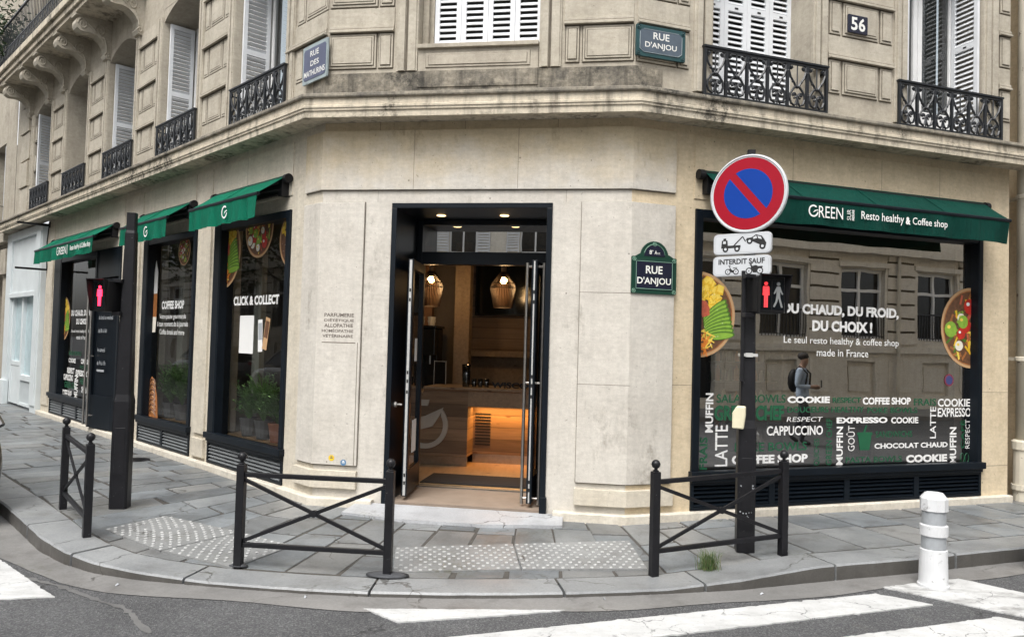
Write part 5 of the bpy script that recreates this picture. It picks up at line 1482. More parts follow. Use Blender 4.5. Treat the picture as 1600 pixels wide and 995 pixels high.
# green arched plate
o, f_ = ft("street_sign", "dark green arched street sign reading RUE D'ANJOU, left of the right window", "street sign", 'R', .23, 2.22, "enamel street signs", -.030)
mb = MB(f_); mb.prism(rrect(-.008, .490, 2.222, 2.585, .012), -.045, -.022, 0)
arch = [(.075, 2.585)] + [(.241 + .155 * math.cos(R(a)), 2.586 + .155 * math.sin(R(a))) for a in range(180, -1, -12)] + [(.407, 2.585)]
mb.prism(arch, -.045, -.022, 0); mb.prism([(.03, 2.586), (.10, 2.586), (.115, 2.612), (.075, 2.612)], -.044, -.022, 0); mb.prism([(.452, 2.586), (.382, 2.586), (.367, 2.612), (.407, 2.612)], -.044, -.022, 0)
mb.prism(rrect(.032, .450, 2.262, 2.548, .010), -.049, -.045, 1); mb.prism([(.125, 2.592)] + [(.241 + .112 * math.cos(R(a)), 2.592 + .112 * math.sin(R(a))) for a in range(170, 9, -12)] + [(.357, 2.592)], -.049, -.045, 1)
for x, z in ((.018, 2.248), (.464, 2.248), (.018, 2.558), (.464, 2.558), (.241, 2.712)): ringtube(mb, x, z, .018, -.047, .004, 3); mb.ball((x, -.047, z), .008, 3, 8)
for p, q in (((.042, 2.54), (.44, 2.54)), ((.042, 2.27), (.44, 2.27)), ((.04, 2.272), (.04, 2.538)), ((.442, 2.272), (.442, 2.538))): mb.tube([(p[0], -.049, p[1]), (q[0], -.049, q[1])], .0032, 4, mi=3)
mb.tube([(.241 + .118 * math.cos(R(a)), -.048, 2.592 + .118 * math.sin(R(a))) for a in range(165, 10, -14)], .0032, 4, mi=3)
mb.build("sign_plate", ['enamel_green', 'enamel_navy', 'letter', plain('pale_green_edge', (.16, .30, .22), .4)], o)
mb = MB(f_); text(mb, "RUE", .145, .330, 2.42, 2.498, -.0505, 0, .02); text(mb, "D'ANJOU", .052, .428, 2.298, 2.385, -.0505, 0, .02); text(mb, "8", .180, .208, 2.612, 2.652, -.0505, 0, .02); text(mb, "e", .212, .222, 2.640, 2.653, -.0505, 0, .02); text(mb, "A", .238, .266, 2.612, 2.650, -.0505, 0, .02); text(mb, "rrt", .268, .300, 2.612, 2.634, -.0505, 0, .0)
mb.build("sign_lettering", 'letter', o)
# slate plate above the cornice, right side
o, f_ = ft("street_sign", "slate grey street sign with teal border reading RUE D'ANJOU above the cornice", "street sign", 'R', .26, 4.56, "enamel street signs", -.036)
mb = MB(f_); mb.prism(rrect(-.02, .53, 4.556, 4.866, .01), -.058, -.036, 0); mb.prism([(.06, 4.592), (.45, 4.592), (.495, 4.625), (.495, 4.80), (.45, 4.832), (.06, 4.832), (.015, 4.80), (.015, 4.625)], -.0615, -.058, 1)
for x, z in ((.005, 4.582), (.505, 4.582), (.005, 4.84), (.505, 4.84)): ringtube(mb, x, z, .020, -.060, .004, 0); mb.ball((x, -.06, z), .009, 0, 8)
for p, q in (((.06, 4.598), (.45, 4.598)), ((.45, 4.598), (.49, 4.628)), ((.06, 4.598), (.02, 4.628)), ((.06, 4.826), (.45, 4.826)), ((.02, 4.628), (.02, 4.797)), ((.49, 4.628), (.49, 4.797))): mb.tube([(p[0], -.0615, p[1]), (q[0], -.0615, q[1])], .0028, 4, mi=2)
mb.build("sign_plate", ['enamel_teal', 'enamel_slate', 'enamel_pale'], o)
mb = MB(f_); text(mb, "RUE", .165, .345, 4.735, 4.805, -.063, 0, .012); text(mb, "D'ANJOU", .075, .430, 4.632, 4.705, -.063, 0, .012); mb.build("sign_lettering", 'letter', o)
# faded plate, left side
o, f_ = ft("street_sign", "faded blue street sign reading RUE DES MATHURINS with pale border, on the building's edge", "street sign", 'L', -.17, 4.43, "enamel street signs", -.036)
mb = MB(f_); mb.prism(rrect(-.425, .078, 4.425, 4.835, .008), -.055, -.036, 0); mb.prism([(-.375, 4.462), (.03, 4.462), (.052, 4.485), (.052, 4.775), (.03, 4.798), (-.375, 4.798), (-.397, 4.775), (-.397, 4.485)], -.0585, -.055, 1)
mb.build("sign_plate", ['enamel_pale', 'enamel_blue'], o)
mb = MB(f_); text(mb, "RUE", -.265, -.09, 4.705, 4.765, -.060, 0, .012); text(mb, "DES", -.255, -.085, 4.60, 4.658, -.060, 0, .012); text(mb, "MATHURINS", -.385, .042, 4.495, 4.557, -.060, 0, .014); mb.build("sign_lettering", 'letter', o)
# house number
o, f_ = ft("house_number_plate", "navy enamel house number plate reading 56 on the pier between two upper windows", "number plate", 'R', 2.7, 5.21, None, -.034)
mb = MB(f_); mb.prism(rrect(2.572, 2.842, 5.205, 5.405, .012), -.050, -.034, 0); mb.build("number_plate", 'enamel_navy', o, bevel=.003)
mb = MB(f_); text(mb, "5", 2.612, 2.700, 5.232, 5.378, -.0515, 0, .025); text(mb, "6", 2.716, 2.806, 5.232, 5.378, -.0515, 0, .025); mb.build("number_lettering", 'letter', o)

# ================================================================== signal posts and road signs
def post(name, label, x, y, h, w0, w1, rot, z0=-.02):
    o = thing(name, label, "post", (x, y, z0), rot)
    mb = MB()
    def ngon(w, c=.22):
        a = w / 2; b_ = a * (1 - c); return [(-b_, -a), (b_, -a), (a, -b_), (a, b_), (b_, a), (-b_, a), (-a, b_), (-a, -b_)]
    hs_ = [(0, w0), (1.05, w0), (1.12, w0 * .86), (h * .93, w1 * 1.15), (h * .94, w1), (h, w1)]
    vs = []; fs = []
    for z, w in hs_: vs += [(p[0], p[1], z) for p in ngon(w)]
    for i in range(len(hs_) - 1):
        for k in range(8): fs.append((i * 8 + k, i * 8 + (k + 1) % 8, (i + 1) * 8 + (k + 1) % 8, (i + 1) * 8 + k))
    fs.append(tuple(range((len(hs_) - 1) * 8, len(hs_) * 8)))
    mb.add(vs, fs); mb.build("post_shaft", 'iron', o)
    mb = MB(); mb.box(-w0 / 2 - .002, -w0 / 2 + .01, -.045, .045, .35, .80); mb.box(-.045, .045, -w0 / 2 - .003, -w0 / 2 + .01, .35, .80); mb.build("post_hatch", 'iron', o, bevel=.003)
    return o
post("signal_post", "tall dark tapered signal post on the pavement left of the entrance", -3.775, 7.552, 2.90, .165, .085, R(10))
pr = post("signal_post", "tall dark post carrying the no-parking sign in front of the right window", 2.05, 6.657, 3.46, .150, .066, R(-8))
mb = MB(); mb.box(-.072, .072, -.078, .072, 1.665, 1.69); mb.box(-.03, .03, -.082, -.07, 1.66, 1.695); mb.build("steel_strap", 'alu', pr)
mb = MB(); mb.box(-.075, -.045, -.09, -.06, 1.45, 2.4); mb.build("cable_duct", 'iron', pr, bevel=.004)
mb = MB(); rnd = random.Random(4)
for k in range(26):
    x = rnd.uniform(-.06, .06); z = rnd.choice([.55, .56, .57, .30, .33]) + rnd.uniform(-.012, .012); w_ = rnd.uniform(.004, .014); mb.box(x, x + w_, -.0775, -.074, z, z + rnd.uniform(.004, .012))
mb.build("paint_scrap", 'dimwhite', pr)

TH = R(-38); ct_, st_ = math.cos(TH), math.sin(TH); nx, ny = math.sin(TH), -math.cos(TH)
def onpost(name, label, cat, dz, side=0., fwd=.06):
    return thing(name, label, cat, (2.05 + nx * fwd + ct_ * side, 6.657 + ny * fwd + st_ * side, dz), TH)
o = onpost("no_parking_sign", "round no-parking sign, red ring and slash over blue, on the dark signal post", "road sign", 3.045, .012, .08)
mb = MB(); mb.lathe([(.0, .022), (.325, .022), (.338, .018), (.342, .0), (.338, -.018), (.327, -.022), (.322, -.014), (.0, -.014)], 56, axis='y'); mb.build("sign_disc", 'signwhite', o, smooth=False)
mb = MB(); mb.lathe([(.0, -.0142), (.312, -.0142), (.312, -.0152), (.0, -.0152)], 56, axis='y'); mb.build("red_ring", 'red', o)
r_ = .215; hw = .034
def half(sgn):
    # half disc on one side of the diagonal slash (slash falls from upper left to lower right)
    a0 = math.asin(hw / r_); pts = []
    for k in range(25):
        a = a0 + (math.pi - 2 * a0) * k / 24; pts.append((r_ * math.cos(a), r_ * math.sin(a)))
    ca, sa = math.cos(R(-50 if sgn > 0 else 130)), math.sin(R(-50 if sgn > 0 else 130))
    return [(ca * p - sa * q, sa * p + ca * q) for p, q in pts]
mb = MB(); mb.prism(half(1), -.0164, -.0152); mb.prism(half(-1), -.0164, -.0152); mb.build("blue_field", 'blue', o)
mb = MB(); mb.box(-.05, .05, .02, .06, -.04, .04); mb.box(-.05, .05, .02, .06, .18, .22); mb.build("sign_bracket", 'alu', o)
def plate(name, label, dz, h, side):
    o = onpost(name, label, "road sign", dz, side, .085)
    mb = MB(); mb.prism(rrect(-.258, .258, -h / 2, h / 2, .04, 6), -.006, .020, 0); mb.build("sign_plate", plain("grey_sign_edge", (.40, .41, .42), .5), o, bevel=.004)
    mb = MB(); mb.prism(rrect(-.250, .250, -h / 2 + .008, h / 2 - .008, .034, 6), -.0085, -.0055, 0); mb.prism(rrect(-.240, .240, -h / 2 + .017, h / 2 - .017, .026, 6), -.0087, -.0085, 2); mb.prism(rrect(-.2375, .2375, -h / 2 + .0195, h / 2 - .0195, .024, 6), -.0090, -.0087, 1); mb.build("sign_face", ['signwhite', 'signwhite', 'dimwhite'], o)
    return o
def wheel(mb, x, z, r, y=-.0100, hub=True):
    mb.prism([(x + r * math.cos(k * .3927), z + r * math.sin(k * .3927)) for k in range(16)], y, -.009, 0)
    if hub: mb.prism([(x + r * .45 * math.cos(k * .5236), z + r * .45 * math.sin(k * .5236)) for k in range(12)], y - .0006, y, 1)
def ringw(mb, x, z, r): 
    mb.prism([(x + r * math.cos(k * .3927), z + r * math.sin(k * .3927)) for k in range(16)], -.0100, -.009, 0); mb.prism([(x + r * .68 * math.cos(k * .3927), z + r * .68 * math.sin(k * .3927)) for k in range(16)], -.0106, -.0100, 1); mb.prism([(x + r * .2 * math.cos(k), z + r * .2 * math.sin(k)) for k in range(6)], -.0112, -.0106, 0)
o = plate("towing_sign", "white plate showing a tow truck lifting a car, directly under the round sign", 2.615, .185, -.035)
mb = MB(); P = lambda pts: mb.prism(pts, -.0103, -.0088, 0)
P([(-.185, -.035), (-.01, -.035), (-.01, -.012), (-.125, -.012), (-.128, .035), (-.178, .035)]); P([(-.165, .036), (-.14, .036), (-.14, .052), (-.165, .052)]); wheel(mb, -.145, -.043, .026, -.0112); wheel(mb, -.040, -.043, .026, -.0112)
P([(-.075, -.012), (-.06, -.012), (.012, .058), (.003, .063)]); P([(.003, .060), (.012, .062), (.038, .018), (.030, .014)])
mb.prism([(-.168, .005), (-.142, .005), (-.142, .028), (-.166, .028)], -.0109, -.0103, 1)
P([(.035, .028), (.045, .045), (.085, .048), (.125, .072), (.175, .058), (.195, .030), (.215, -.005), (.210, -.030), (.175, -.024), (.100, .012), (.055, .020)])
mb.prism([(.098, .046), (.127, .062), (.135, .040), (.105, .034)], -.0109, -.0103, 1); mb.prism([(.137, .060), (.168, .050), (.176, .028), (.146, .037)], -.0109, -.0103, 1)
wheel(mb, .070, .018, .026, -.0112); wheel(mb, .182, -.030, .027, -.0112)
mb.build("pictogram", ['signblack', 'signwhite'], o)
o = plate("exception_sign", "white plate reading INTERDIT SAUF above a moped and a motorcycle", 2.422, .178, -.037)
mb = MB(); text(mb, "INTERDIT SAUF", -.205, .205, .016, .064, -.0095, 0, .035)
P = lambda pts: mb.prism(pts, -.0103, -.0088, 0)
ringw(mb, -.118, -.048, .026); ringw(mb, -.045, -.048, .026)
P([(-.118, -.043), (-.100, -.020), (-.106, -.002), (-.100, .002), (-.092, -.022), (-.075, -.036), (-.050, -.030), (-.040, -.018), (-.034, -.028), (-.045, -.052), (-.080, -.056), (-.098, -.045)]); P([(-.070, -.018), (-.035, -.016), (-.035, -.010), (-.072, -.012)]); P([(-.112, .0), (-.092, .003), (-.092, .008), (-.114, .006)])
ringw(mb, .070, -.046, .029); ringw(mb, .165, -.046, .029)
P([(.070, -.042), (.088, -.012), (.080, .004), (.088, .010), (.100, -.004), (.130, .004), (.150, -.008), (.188, -.006), (.188, -.020), (.170, -.026), (.165, -.042), (.135, -.060), (.105, -.060), (.095, -.030), (.078, -.040)]); P([(.075, .006), (.096, .010), (.094, .017), (.074, .013)])
mb.build("pictogram", ['signblack', 'signwhite'], o)

def walkman(mb, cx, cz, h, y, mi, stand=True):
    q = h / 10.
    def pr(pts): mb.prism([(cx + a * q, cz + b_ * q) for a, b_ in pts], y, y + .004, mi)
    mb.prism([(cx + .75 * q * math.cos(k * .5236), cz + (4.2 + .75 * math.sin(k * .5236)) * q) for k in range(12)], y, y + .004, mi)
    if stand:
        pr([(-1.1, 3.2), (1.1, 3.2), (1.35, 2.8), (1.45, -.3), (.95, -.4), (.9, 2.1), (.8, 2.1), (.75, -5), (.12, -5), (.1, -.8), (-.1, -.8), (-.12, -5), (-.75, -5), (-.8, 2.1), (-.9, 2.1), (-.95, -.4), (-1.45, -.3), (-1.35, 2.8)])
    else:
        pr([(-.7, 3.2), (.8, 3.2), (1.3, 1.6), (2.0, .3), (1.6, 0), (.8, 1.3), (.7, -.6), (1.2, -2.6), (1.9, -4.8), (1.2, -5), (.5, -2.9), (0, -1.3), (-.6, -3), (-1.6, -4.9), (-2.2, -4.6), (-1.2, -2.6), (-.8, -.4), (-.8, 1.4), (-1.6, .2), (-2.0, .5), (-1.3, 2)])
def signal(x, y, z, th, w, h, d, label, double):
    o = thing("pedestrian_signal", label, "traffic light", (x, y, z), th, "pedestrian signals at the corner")
    mb = MB(); mb.box(-w / 2, w / 2, -d * .45, d * .55, -h / 2, h / 2); mb.build("signal_case", 'blackmatte', o, bevel=.012)
    # flared visor with a rim all round
    v = MB(); t_ = .006; y0 = -d * .45; y1 = y0 - .075
    for (a, b_, c, e) in (((-w / 2, h / 2), (w / 2, h / 2), (w / 2 + .012, h / 2 + .012), (-w / 2 - .012, h / 2 + .012)), ((-w / 2, -h / 2), (-w / 2, h / 2), (-w / 2 - .02, h / 2 + .012), (-w / 2 + .0, -h / 2)), ((w / 2, h / 2), (w / 2, -h / 2), (w / 2 + .0, -h / 2), (w / 2 + .02, h / 2 + .012))):
        va = [(a[0], y0, a[1]), (b_[0], y0, b_[1]), (c[0], y1 if c[1] > 0 else y0 - .03, c[1]), (e[0], y1 if e[1] > 0 else y0 - .03, e[1])]
        v.add(va, [(0, 1, 2, 3)]); 
    ob = v.build("signal_visor", 'blackmatte', o); so = ob.modifiers.new("thick", 'SOLIDIFY'); so.thickness = .006; so.offset = 1
    if double:
        mb = MB(); mb.box(-w * .43, -w * .03, y0 - .004, y0 + .01, -h * .40, h * .40); mb.box(w * .03, w * .43, y0 - .004, y0 + .01, -h * .40, h * .40); mb.build("signal_lens", 'screen', o)
        mb = MB(); walkman(mb, -w * .23, 0, h * .70, y0 - .009, 0); mb.build("red_figure", 'reddim', o)
        mb = MB(); walkman(mb, w * .23, 0, h * .70, y0 - .009, 0, False); mb.build("walking_figure", 'greylamp', o)
    else:
        mb = MB(); mb.box(-w * .43, w * .43, y0 - .004, y0 + .01, -h * .42, h * .42); mb.build("signal_lens", 'screen', o)
        mb = MB(); walkman(mb, 0, 0, h * .66, y0 - .009, 0); mb.build("red_figure", 'redlamp', o)
    mb = MB()
    s_ = -1 if double else 1
    mb.box(min(s_ * w * .4, s_ * (w * .5 + .07)), max(s_ * w * .4, s_ * (w * .5 + .07)), -.02, .04, -h * .62, -h * .5); mb.box(min(s_ * w * .4, s_ * (w * .5 + .07)), max(s_ * w * .4, s_ * (w * .5 + .07)), -.02, .04, h * .45, h * .56); mb.build("signal_bracket", 'iron', o, bevel=.004)
    return o
signal(2.158, 6.545, 2.17, R(12), .250, .31, .22, "pedestrian signal with dim red figure and grey walking figure on the sign post", True)
signal(-3.955, 7.50, 2.05, R(-14), .17, .30, .22, "pedestrian signal with a bright red figure on the left tapered post", False)
o = thing("push_button", "cream crossing push-button box on the side of the sign post", "push button", (1.968, 6.60, 1.12), R(-20))
mb = MB(); mb.prism([(-.055, -.09), (.04, -.095), (.055, .02), (.055, .10), (-.02, .10), (-.055, .04)], -.05, .05); mb.build("button_case", 'cream', o, bevel=.012)
mb = MB(); mb.box(-.05, .02, -.053, -.05, -.085, -.012); mb.build("button_plate", 'cream', o, bevel=.002)

# ================================================================== cross-braced pavement barriers
def barrier(p0, p1, z0, z1, label, collar=False):
    a = Vector((p0[0], p0[1], z0)); b_ = Vector((p1[0], p1[1], z1)); d = b_ - a; L = Vector((d.x, d.y)).length
    o = thing("pavement_barrier", label, "barrier", tuple(a), math.atan2(d.y, d.x), "cross-braced barriers along the kerb")
    sl = (z1 - z0)
    w = .031; H = .78
    for x, dz in ((0, 0), (L, sl)):
        mb = MB(); mb.box(-w, w, -w, w, -.05, H); mb.box(-w * .6, w * .6, -w * .6, w * .6, H, H + .012); q = mb.build("post", 'iron', o, (x, 0, dz), bevel=.004)
        if collar: c2 = MB(); c2.lathe([(.17 if x else .08, -.004), (.11 if x else .05, .004), (.05, .009), (0, .009)], 14); c2.v = [(a * 1.0, b * .55, c) for a, b, c in c2.v]; c2.build('tar_collar', 'tar', o, (x, 0, dz), smooth=True)
        f2 = MB(); f2.lathe([(.016, 0), (.013, .012), (.018, .02)], 10, (0, 0, H + .01)); f2.ball((0, 0, H + .058), .036, n=16); f2.build("ball_finial", 'iron', q, smooth=True)
    def bar(name, za, zb, hh=.018, t_=.016):
        mb = MB(); x0, x1 = w, L - w
        mb.add([(x0, -t_, za - hh), (x1, -t_, zb + sl - hh), (x1, t_, zb + sl - hh), (x0, t_, za - hh), (x0, -t_, za + hh), (x1, -t_, zb + sl + hh), (x1, t_, zb + sl + hh), (x0, t_, za + hh)], [(3, 2, 1, 0), (4, 5, 6, 7), (0, 1, 5, 4), (2, 3, 7, 6), (1, 2, 6, 5), (0, 4, 7, 3)])
        mb.build(name, 'iron', o, bevel=.003)
    bar("top_rail", .70, .70); bar("bottom_rail", .16, .16)
    bar("cross_brace", .66, .19, .016, .009); bar("cross_brace", .19, .66, .016, .0085)
    mb = MB(); mb.lathe([(.028, -.014), (.028, .014)], 12, (L / 2, 0, .425 + sl / 2), axis='y'); mb.build("brace_boss", 'iron', o)
    return o
barrier((-4.245, 7.405), (-3.507, 6.481), 0, -.02, "black cross-braced barrier beside the left signal post")
barrier((-2.07, 6.02), (-.892, 5.895), -.075, -.075, "black cross-braced barrier left of the entrance, between two studded strips", True)
barrier((1.165, 6.08), (2.328, 6.515), -.055, -.01, "black cross-braced barrier in front of the no-parking sign post")

# ================================================================== white flexible bollards
def bollard(x, y, label):
    o = thing("bollard", label, "bollard", (x, y, RZ), 0, "white bollards on the road")
    mb = MB(); mb.lathe([(.113, 0), (.115, .03), (.108, .035), (.106, .05), (.099, .30), (.088, .305), (.088, .42), (.084, .66), (0, .66)], 28)
    mb.build("bollard_body", 'bollard', o, smooth=False)
    mb = MB(); mb.lathe([(.0905, .31), (.0895, .405), (0, .405)], 28); mb.lathe([(.0885, .50), (.0875, .60), (0, .60)], 28); mb.build("reflective_band", 'reflband', o)
    mb = MB(); mb.lathe([(.090, .405), (.103, .412), (.102, .49), (.09, .497), (0, .497)], 28); mb.build("collar", 'bollard', o)
    mb = MB(); mb.lathe([(.09, .60), (.102, .606), (.101, .70), (.066, .742), (0, .745)], 10); mb.build("bollard_cap", 'bollard', o)
    return o
bo = bollard(3.10, 5.66, "white scuffed bollard with two grey bands on the right, at the zebra's end"); bo.location = (3.385, 6.13, RZ)
bollard(5.32, 7.88 - .25, "white bollard cut by the right frame edge, farther down the street").location = (4.60, 6.67, RZ)

# ================================================================== small things on the ground
o = thing("grass_tuft", "tuft of green grass growing from a crack behind the kerb", "grass tuft", (1.62, 6.18, gz_(1.62, 6.18)))
mb = MB(); rnd = random.Random(2)
for k in range(300):
    a = rnd.uniform(0, 6.28); l = rnd.uniform(.05, .20); s_ = rnd.uniform(.1, .95); bx, by = rnd.gauss(0, .034), rnd.gauss(0, .022); w_ = .0016
    px, py = -math.sin(a) * w_, math.cos(a) * w_
    p1 = (bx + math.cos(a) * l * s_ * .4, by + math.sin(a) * l * s_ * .4, l * .65); p2 = (bx + math.cos(a) * l * s_, by + math.sin(a) * l * s_, l * (1 - s_ * .25))
    mb.add([(bx - px, by - py, 0), (bx + px, by + py, 0), (p1[0] + px, p1[1] + py, p1[2]), (p1[0] - px, p1[1] - py, p1[2]), p2], [(0, 1, 2, 3), (3, 2, 4)], 1 if k % 4 == 0 else 0)
mb.build("grass_blades", ['grass', 'drygrass'], o)
o = thing("manhole_cover", "small round dark cover let into the pavement near the left windows", "manhole cover", (-4.996, 10.385, .003))
mb = MB(); mb.lathe([(.17, -.02), (.17, .003), (.0, .003)], 24); mb.build("cover_plate", 'iron', o)
mb = MB(); 
for k in range(6): mb.box(-.11, .11, -.09 + k * .034, -.08 + k * .034, .003, .007)
mb.build("cover_ribs", 'iron', o)
rnd = random.Random(9)
for k, (x, y, lab) in enumerate(((-1.40, 5.47, "crumpled white scrap lying in the gutter below the middle barrier"), (-2.8, 5.62, "thin pale scrap lying in the gutter near the left barrier"), (1.93, 5.82, "pale crumpled scrap lying in the gutter right of the grass tuft"), (.72, 5.60, "tiny white scrap in the gutter below the studded strip"))):
    o = thing("paper_scrap", lab, "litter", (x, y, RZ + .006), rnd.uniform(0, 3), "litter in the gutter")
    mb = MB(); s_ = (.018, .022, .022, .010)[k]
    mb.add([(-s_, -s_ * .4, 0), (s_ * .2, -s_ * .5, .008), (s_, .0, 0), (s_ * .3, s_ * .5, .012), (-s_ * .7, s_ * .35, .002), (0, 0, .016)], [(0, 1, 5), (1, 2, 5), (2, 3, 5), (3, 4, 5), (4, 0, 5)]); mb.build("scrap", 'dimwhite', o)

# ================================================================== pale shopfront at the far left of the building
fl = floc('L'); sf = sub("white_shopfront", B, fl['loc'], fl['rotz'])
mb = MB()
mb.box(-11.30, -10.87, -.10, .1, .0, 3.9); mb.box(-11.26, -10.91, -.125, -.09, .15, 3.75); mb.box(-14.0, -13.55, -.10, .1, 0, 3.9); mb.box(-14.03, -13.52, -.16, -.05, .0, .55)
mb.box(-13.55, -11.30, -.06, .1, 2.50, 3.9); mb.box(-13.6, -11.25, -.11, .05, 2.42, 2.52); mb.box(-13.6, -11.25, -.11, .05, 3.72, 3.9)
for a, b_ in ((-13.55, -13.45), (-12.62, -12.50), (-11.40, -11.30)): mb.box(a, b_, -.04, .1, .05, 2.42)
mb.box(-12.50, -11.40, -.05, .1, .60, .72); mb.box(-12.50, -11.40, -.03, .1, .05, .12); mb.box(-13.45, -12.62, -.03, .1, .9, 1.0); mb.box(-13.45, -12.62, -.02, .1, .05, .9)
mb.build("shopfront_frame", 'shopwhite', sf, bevel=.006)
g = MB(); g.quad((-12.50, .03, .72), (-11.40, .03, .72), (-11.40, .03, 2.42), (-12.50, .03, 2.42)); g.quad((-13.45, .03, 1.0), (-12.62, .03, 1.0), (-12.62, .03, 2.42), (-13.45, .03, 2.42)); g.build("frosted_pane", plain("frosted_blue_glass", (.42, .53, .56), .25), sf)
mb = MB()
for k in range(14): mb.box(-12.46 + k * .076, -12.43 + k * .076, -.02, .02, .12, .60)
mb.build("vent_bars", 'shopwhite', sf)
mb = MB(); mb.box(-12.50, -11.40, .04, .06, .1, .62); mb.build("vent_back", 'darkroom', sf)
o, f_ = ft("sign_bracket", "pair of thin black steel arms projecting above the pale shopfront's pilaster", "bracket", 'L', -10.75, 2.9, None)
for z in (3.83, 2.92):
    mb = MB(f_); mb.box(-10.77, -10.73, -.58, 0, z, z + .04); mb.box(-10.79, -10.71, -.02, 0, z - .05, z + .09); mb.build("bracket_arm", 'blackmatte', o)
mb = MB(f_); mb.tube([(-10.70, -.03, 3.83), (-10.66, -.06, 3.5), (-10.68, -.05, 3.2), (-10.72, -.03, 2.95)], .012, 5); mb.build("cable", 'blackmatte', o)
q = MB()
for k in range(11): q.box(-13.45, -12.72, -.06 if k % 2 else -.03, .02, 4.30 + k * .62, 4.30 + k * .62 + (.56 if k % 2 else .60))
q.build("quoin_pilaster", 'stone_boss', B, **floc('L'), bevel=.008)

# ================================================================== neighbouring buildings on our side of the streets
nb = thing("neighbouring_building", "grey stone house with an arched doorway beyond the pale shopfront", "building", W('L', -15, 0, 0), FR['L'][1])
f_ = (-15, 0, 0)
mb = MB(f_); wall(mb, -30, -14.05, 0, 13, [(-16.3, -14.75, 0, 3.3, .5), (-16.6, -15.2, 4.3, 6.3, .4), (-19.2, -17.8, 4.3, 6.3, .4), (-19.5, -17.5, .3, 3.3, .4)])
n = 12; mb.prism([(-16.3, 3.3)] + [(-16.3 + 1.55 * k / n, 2.55 + .75 * math.sqrt(max(0, 1 - (2 * k / n - 1) ** 2)) * .98) for k in range(n + 1)] + [(-14.75, 3.3)], .004, .48)
mb.box(-14.6, -14.15, -.05, .02, .3, 3.5); mb.box(-30, -14.05, -.18, .02, 3.75, 4.15); mb.box(-14.65, -14.1, -.12, .02, 3.0, 3.6)
mb.build("wall", 'stone_up', nb, bevel=.005)
mb = MB(f_); mb.box(-16.3, -14.75, .40, .46, 0, 3.3); mb.build("door", plain("brown_door", (.06, .04, .03), .6), nb)
for x in (-16.6, -19.2):
    s_ = sub("window", nb); s_.location = (15, 0, 0)
    casement(s_, x + .01, x + 1.39, 4.31, 6.29, .36); shutter(s_, .34, 1.9, (x + 1.36, .34, 4.32), R(-90)); railing(s_, x - .03, -.10, 4.3, .96)
nr = thing("neighbouring_building", "cream stone house beyond the drainpipe at the right edge", "building", W('R', 5.6, 0, 0), FR['R'][1])
mb = MB((5.6, 0, 0)); wall(mb, 5.5, 24, 0, 13, [(6.4, 8.6, .3, 3.1, .4), (10, 12.4, .3, 3.1, .4), (6.6, 8.0, 4.3, 6.5, .4), (9.6, 11, 4.3, 6.5, .4)]); mb.box(5.5, 24, -.22, .02, 3.9, 4.2); mb.quad((5.5, 0, 0), (5.5, .8, 0), (5.5, .8, 13), (5.5, 0, 13)); mb.quad((5.0, .6, 0), (5.6, .6, 0), (5.6, .6, 13), (5.0, .6, 13)); mb.build("wall", 'stone_warm', nr, bevel=.005)
for a, b_, c, d in ((6.4, 8.6, .3, 3.1), (10, 12.4, .3, 3.1), (6.6, 8.0, 4.3, 6.5), (9.6, 11, 4.3, 6.5)):
    mb = MB((5.6, 0, 0)); mb.box(a, b_, .3, .36, c, d); mb.build("window", 'screen', nr)
o, f_ = ft("drainpipe", "cream painted drainpipe running up the right end of the facade", "pipe", 'R', 5.31, 0, None, -.02)
mb = MB(f_); mb.tube([(5.31, -.03, .55), (5.31, -.03, 12)], .10, 16); mb.build("pipe_shaft", 'downpipe', o, smooth=True)
mb = MB(f_); mb.tube([(5.31, -.03, -.02), (5.31, -.03, .60)], .125, 16); mb.lathe([(.125, .60), (.145, .61), (.145, .70), (.12, .72), (.10, .72)], 16, (5.31, -.03, 0)); mb.lathe([(.145, .13), (.145, .19)], 16, (5.31, -.03, 0)); mb.build("pipe_boot", 'downpipe', o)
for z in (1.65, 3.6):
    mb = MB(f_); mb.lathe([(.10, z), (.115, z + .01), (.115, z + .05), (.10, z + .06)], 16, (5.31, -.03, 0)); mb.box(5.29, 5.33, .06, .6, z + .01, z + .05); mb.build("pipe_collar", 'downpipe', o)

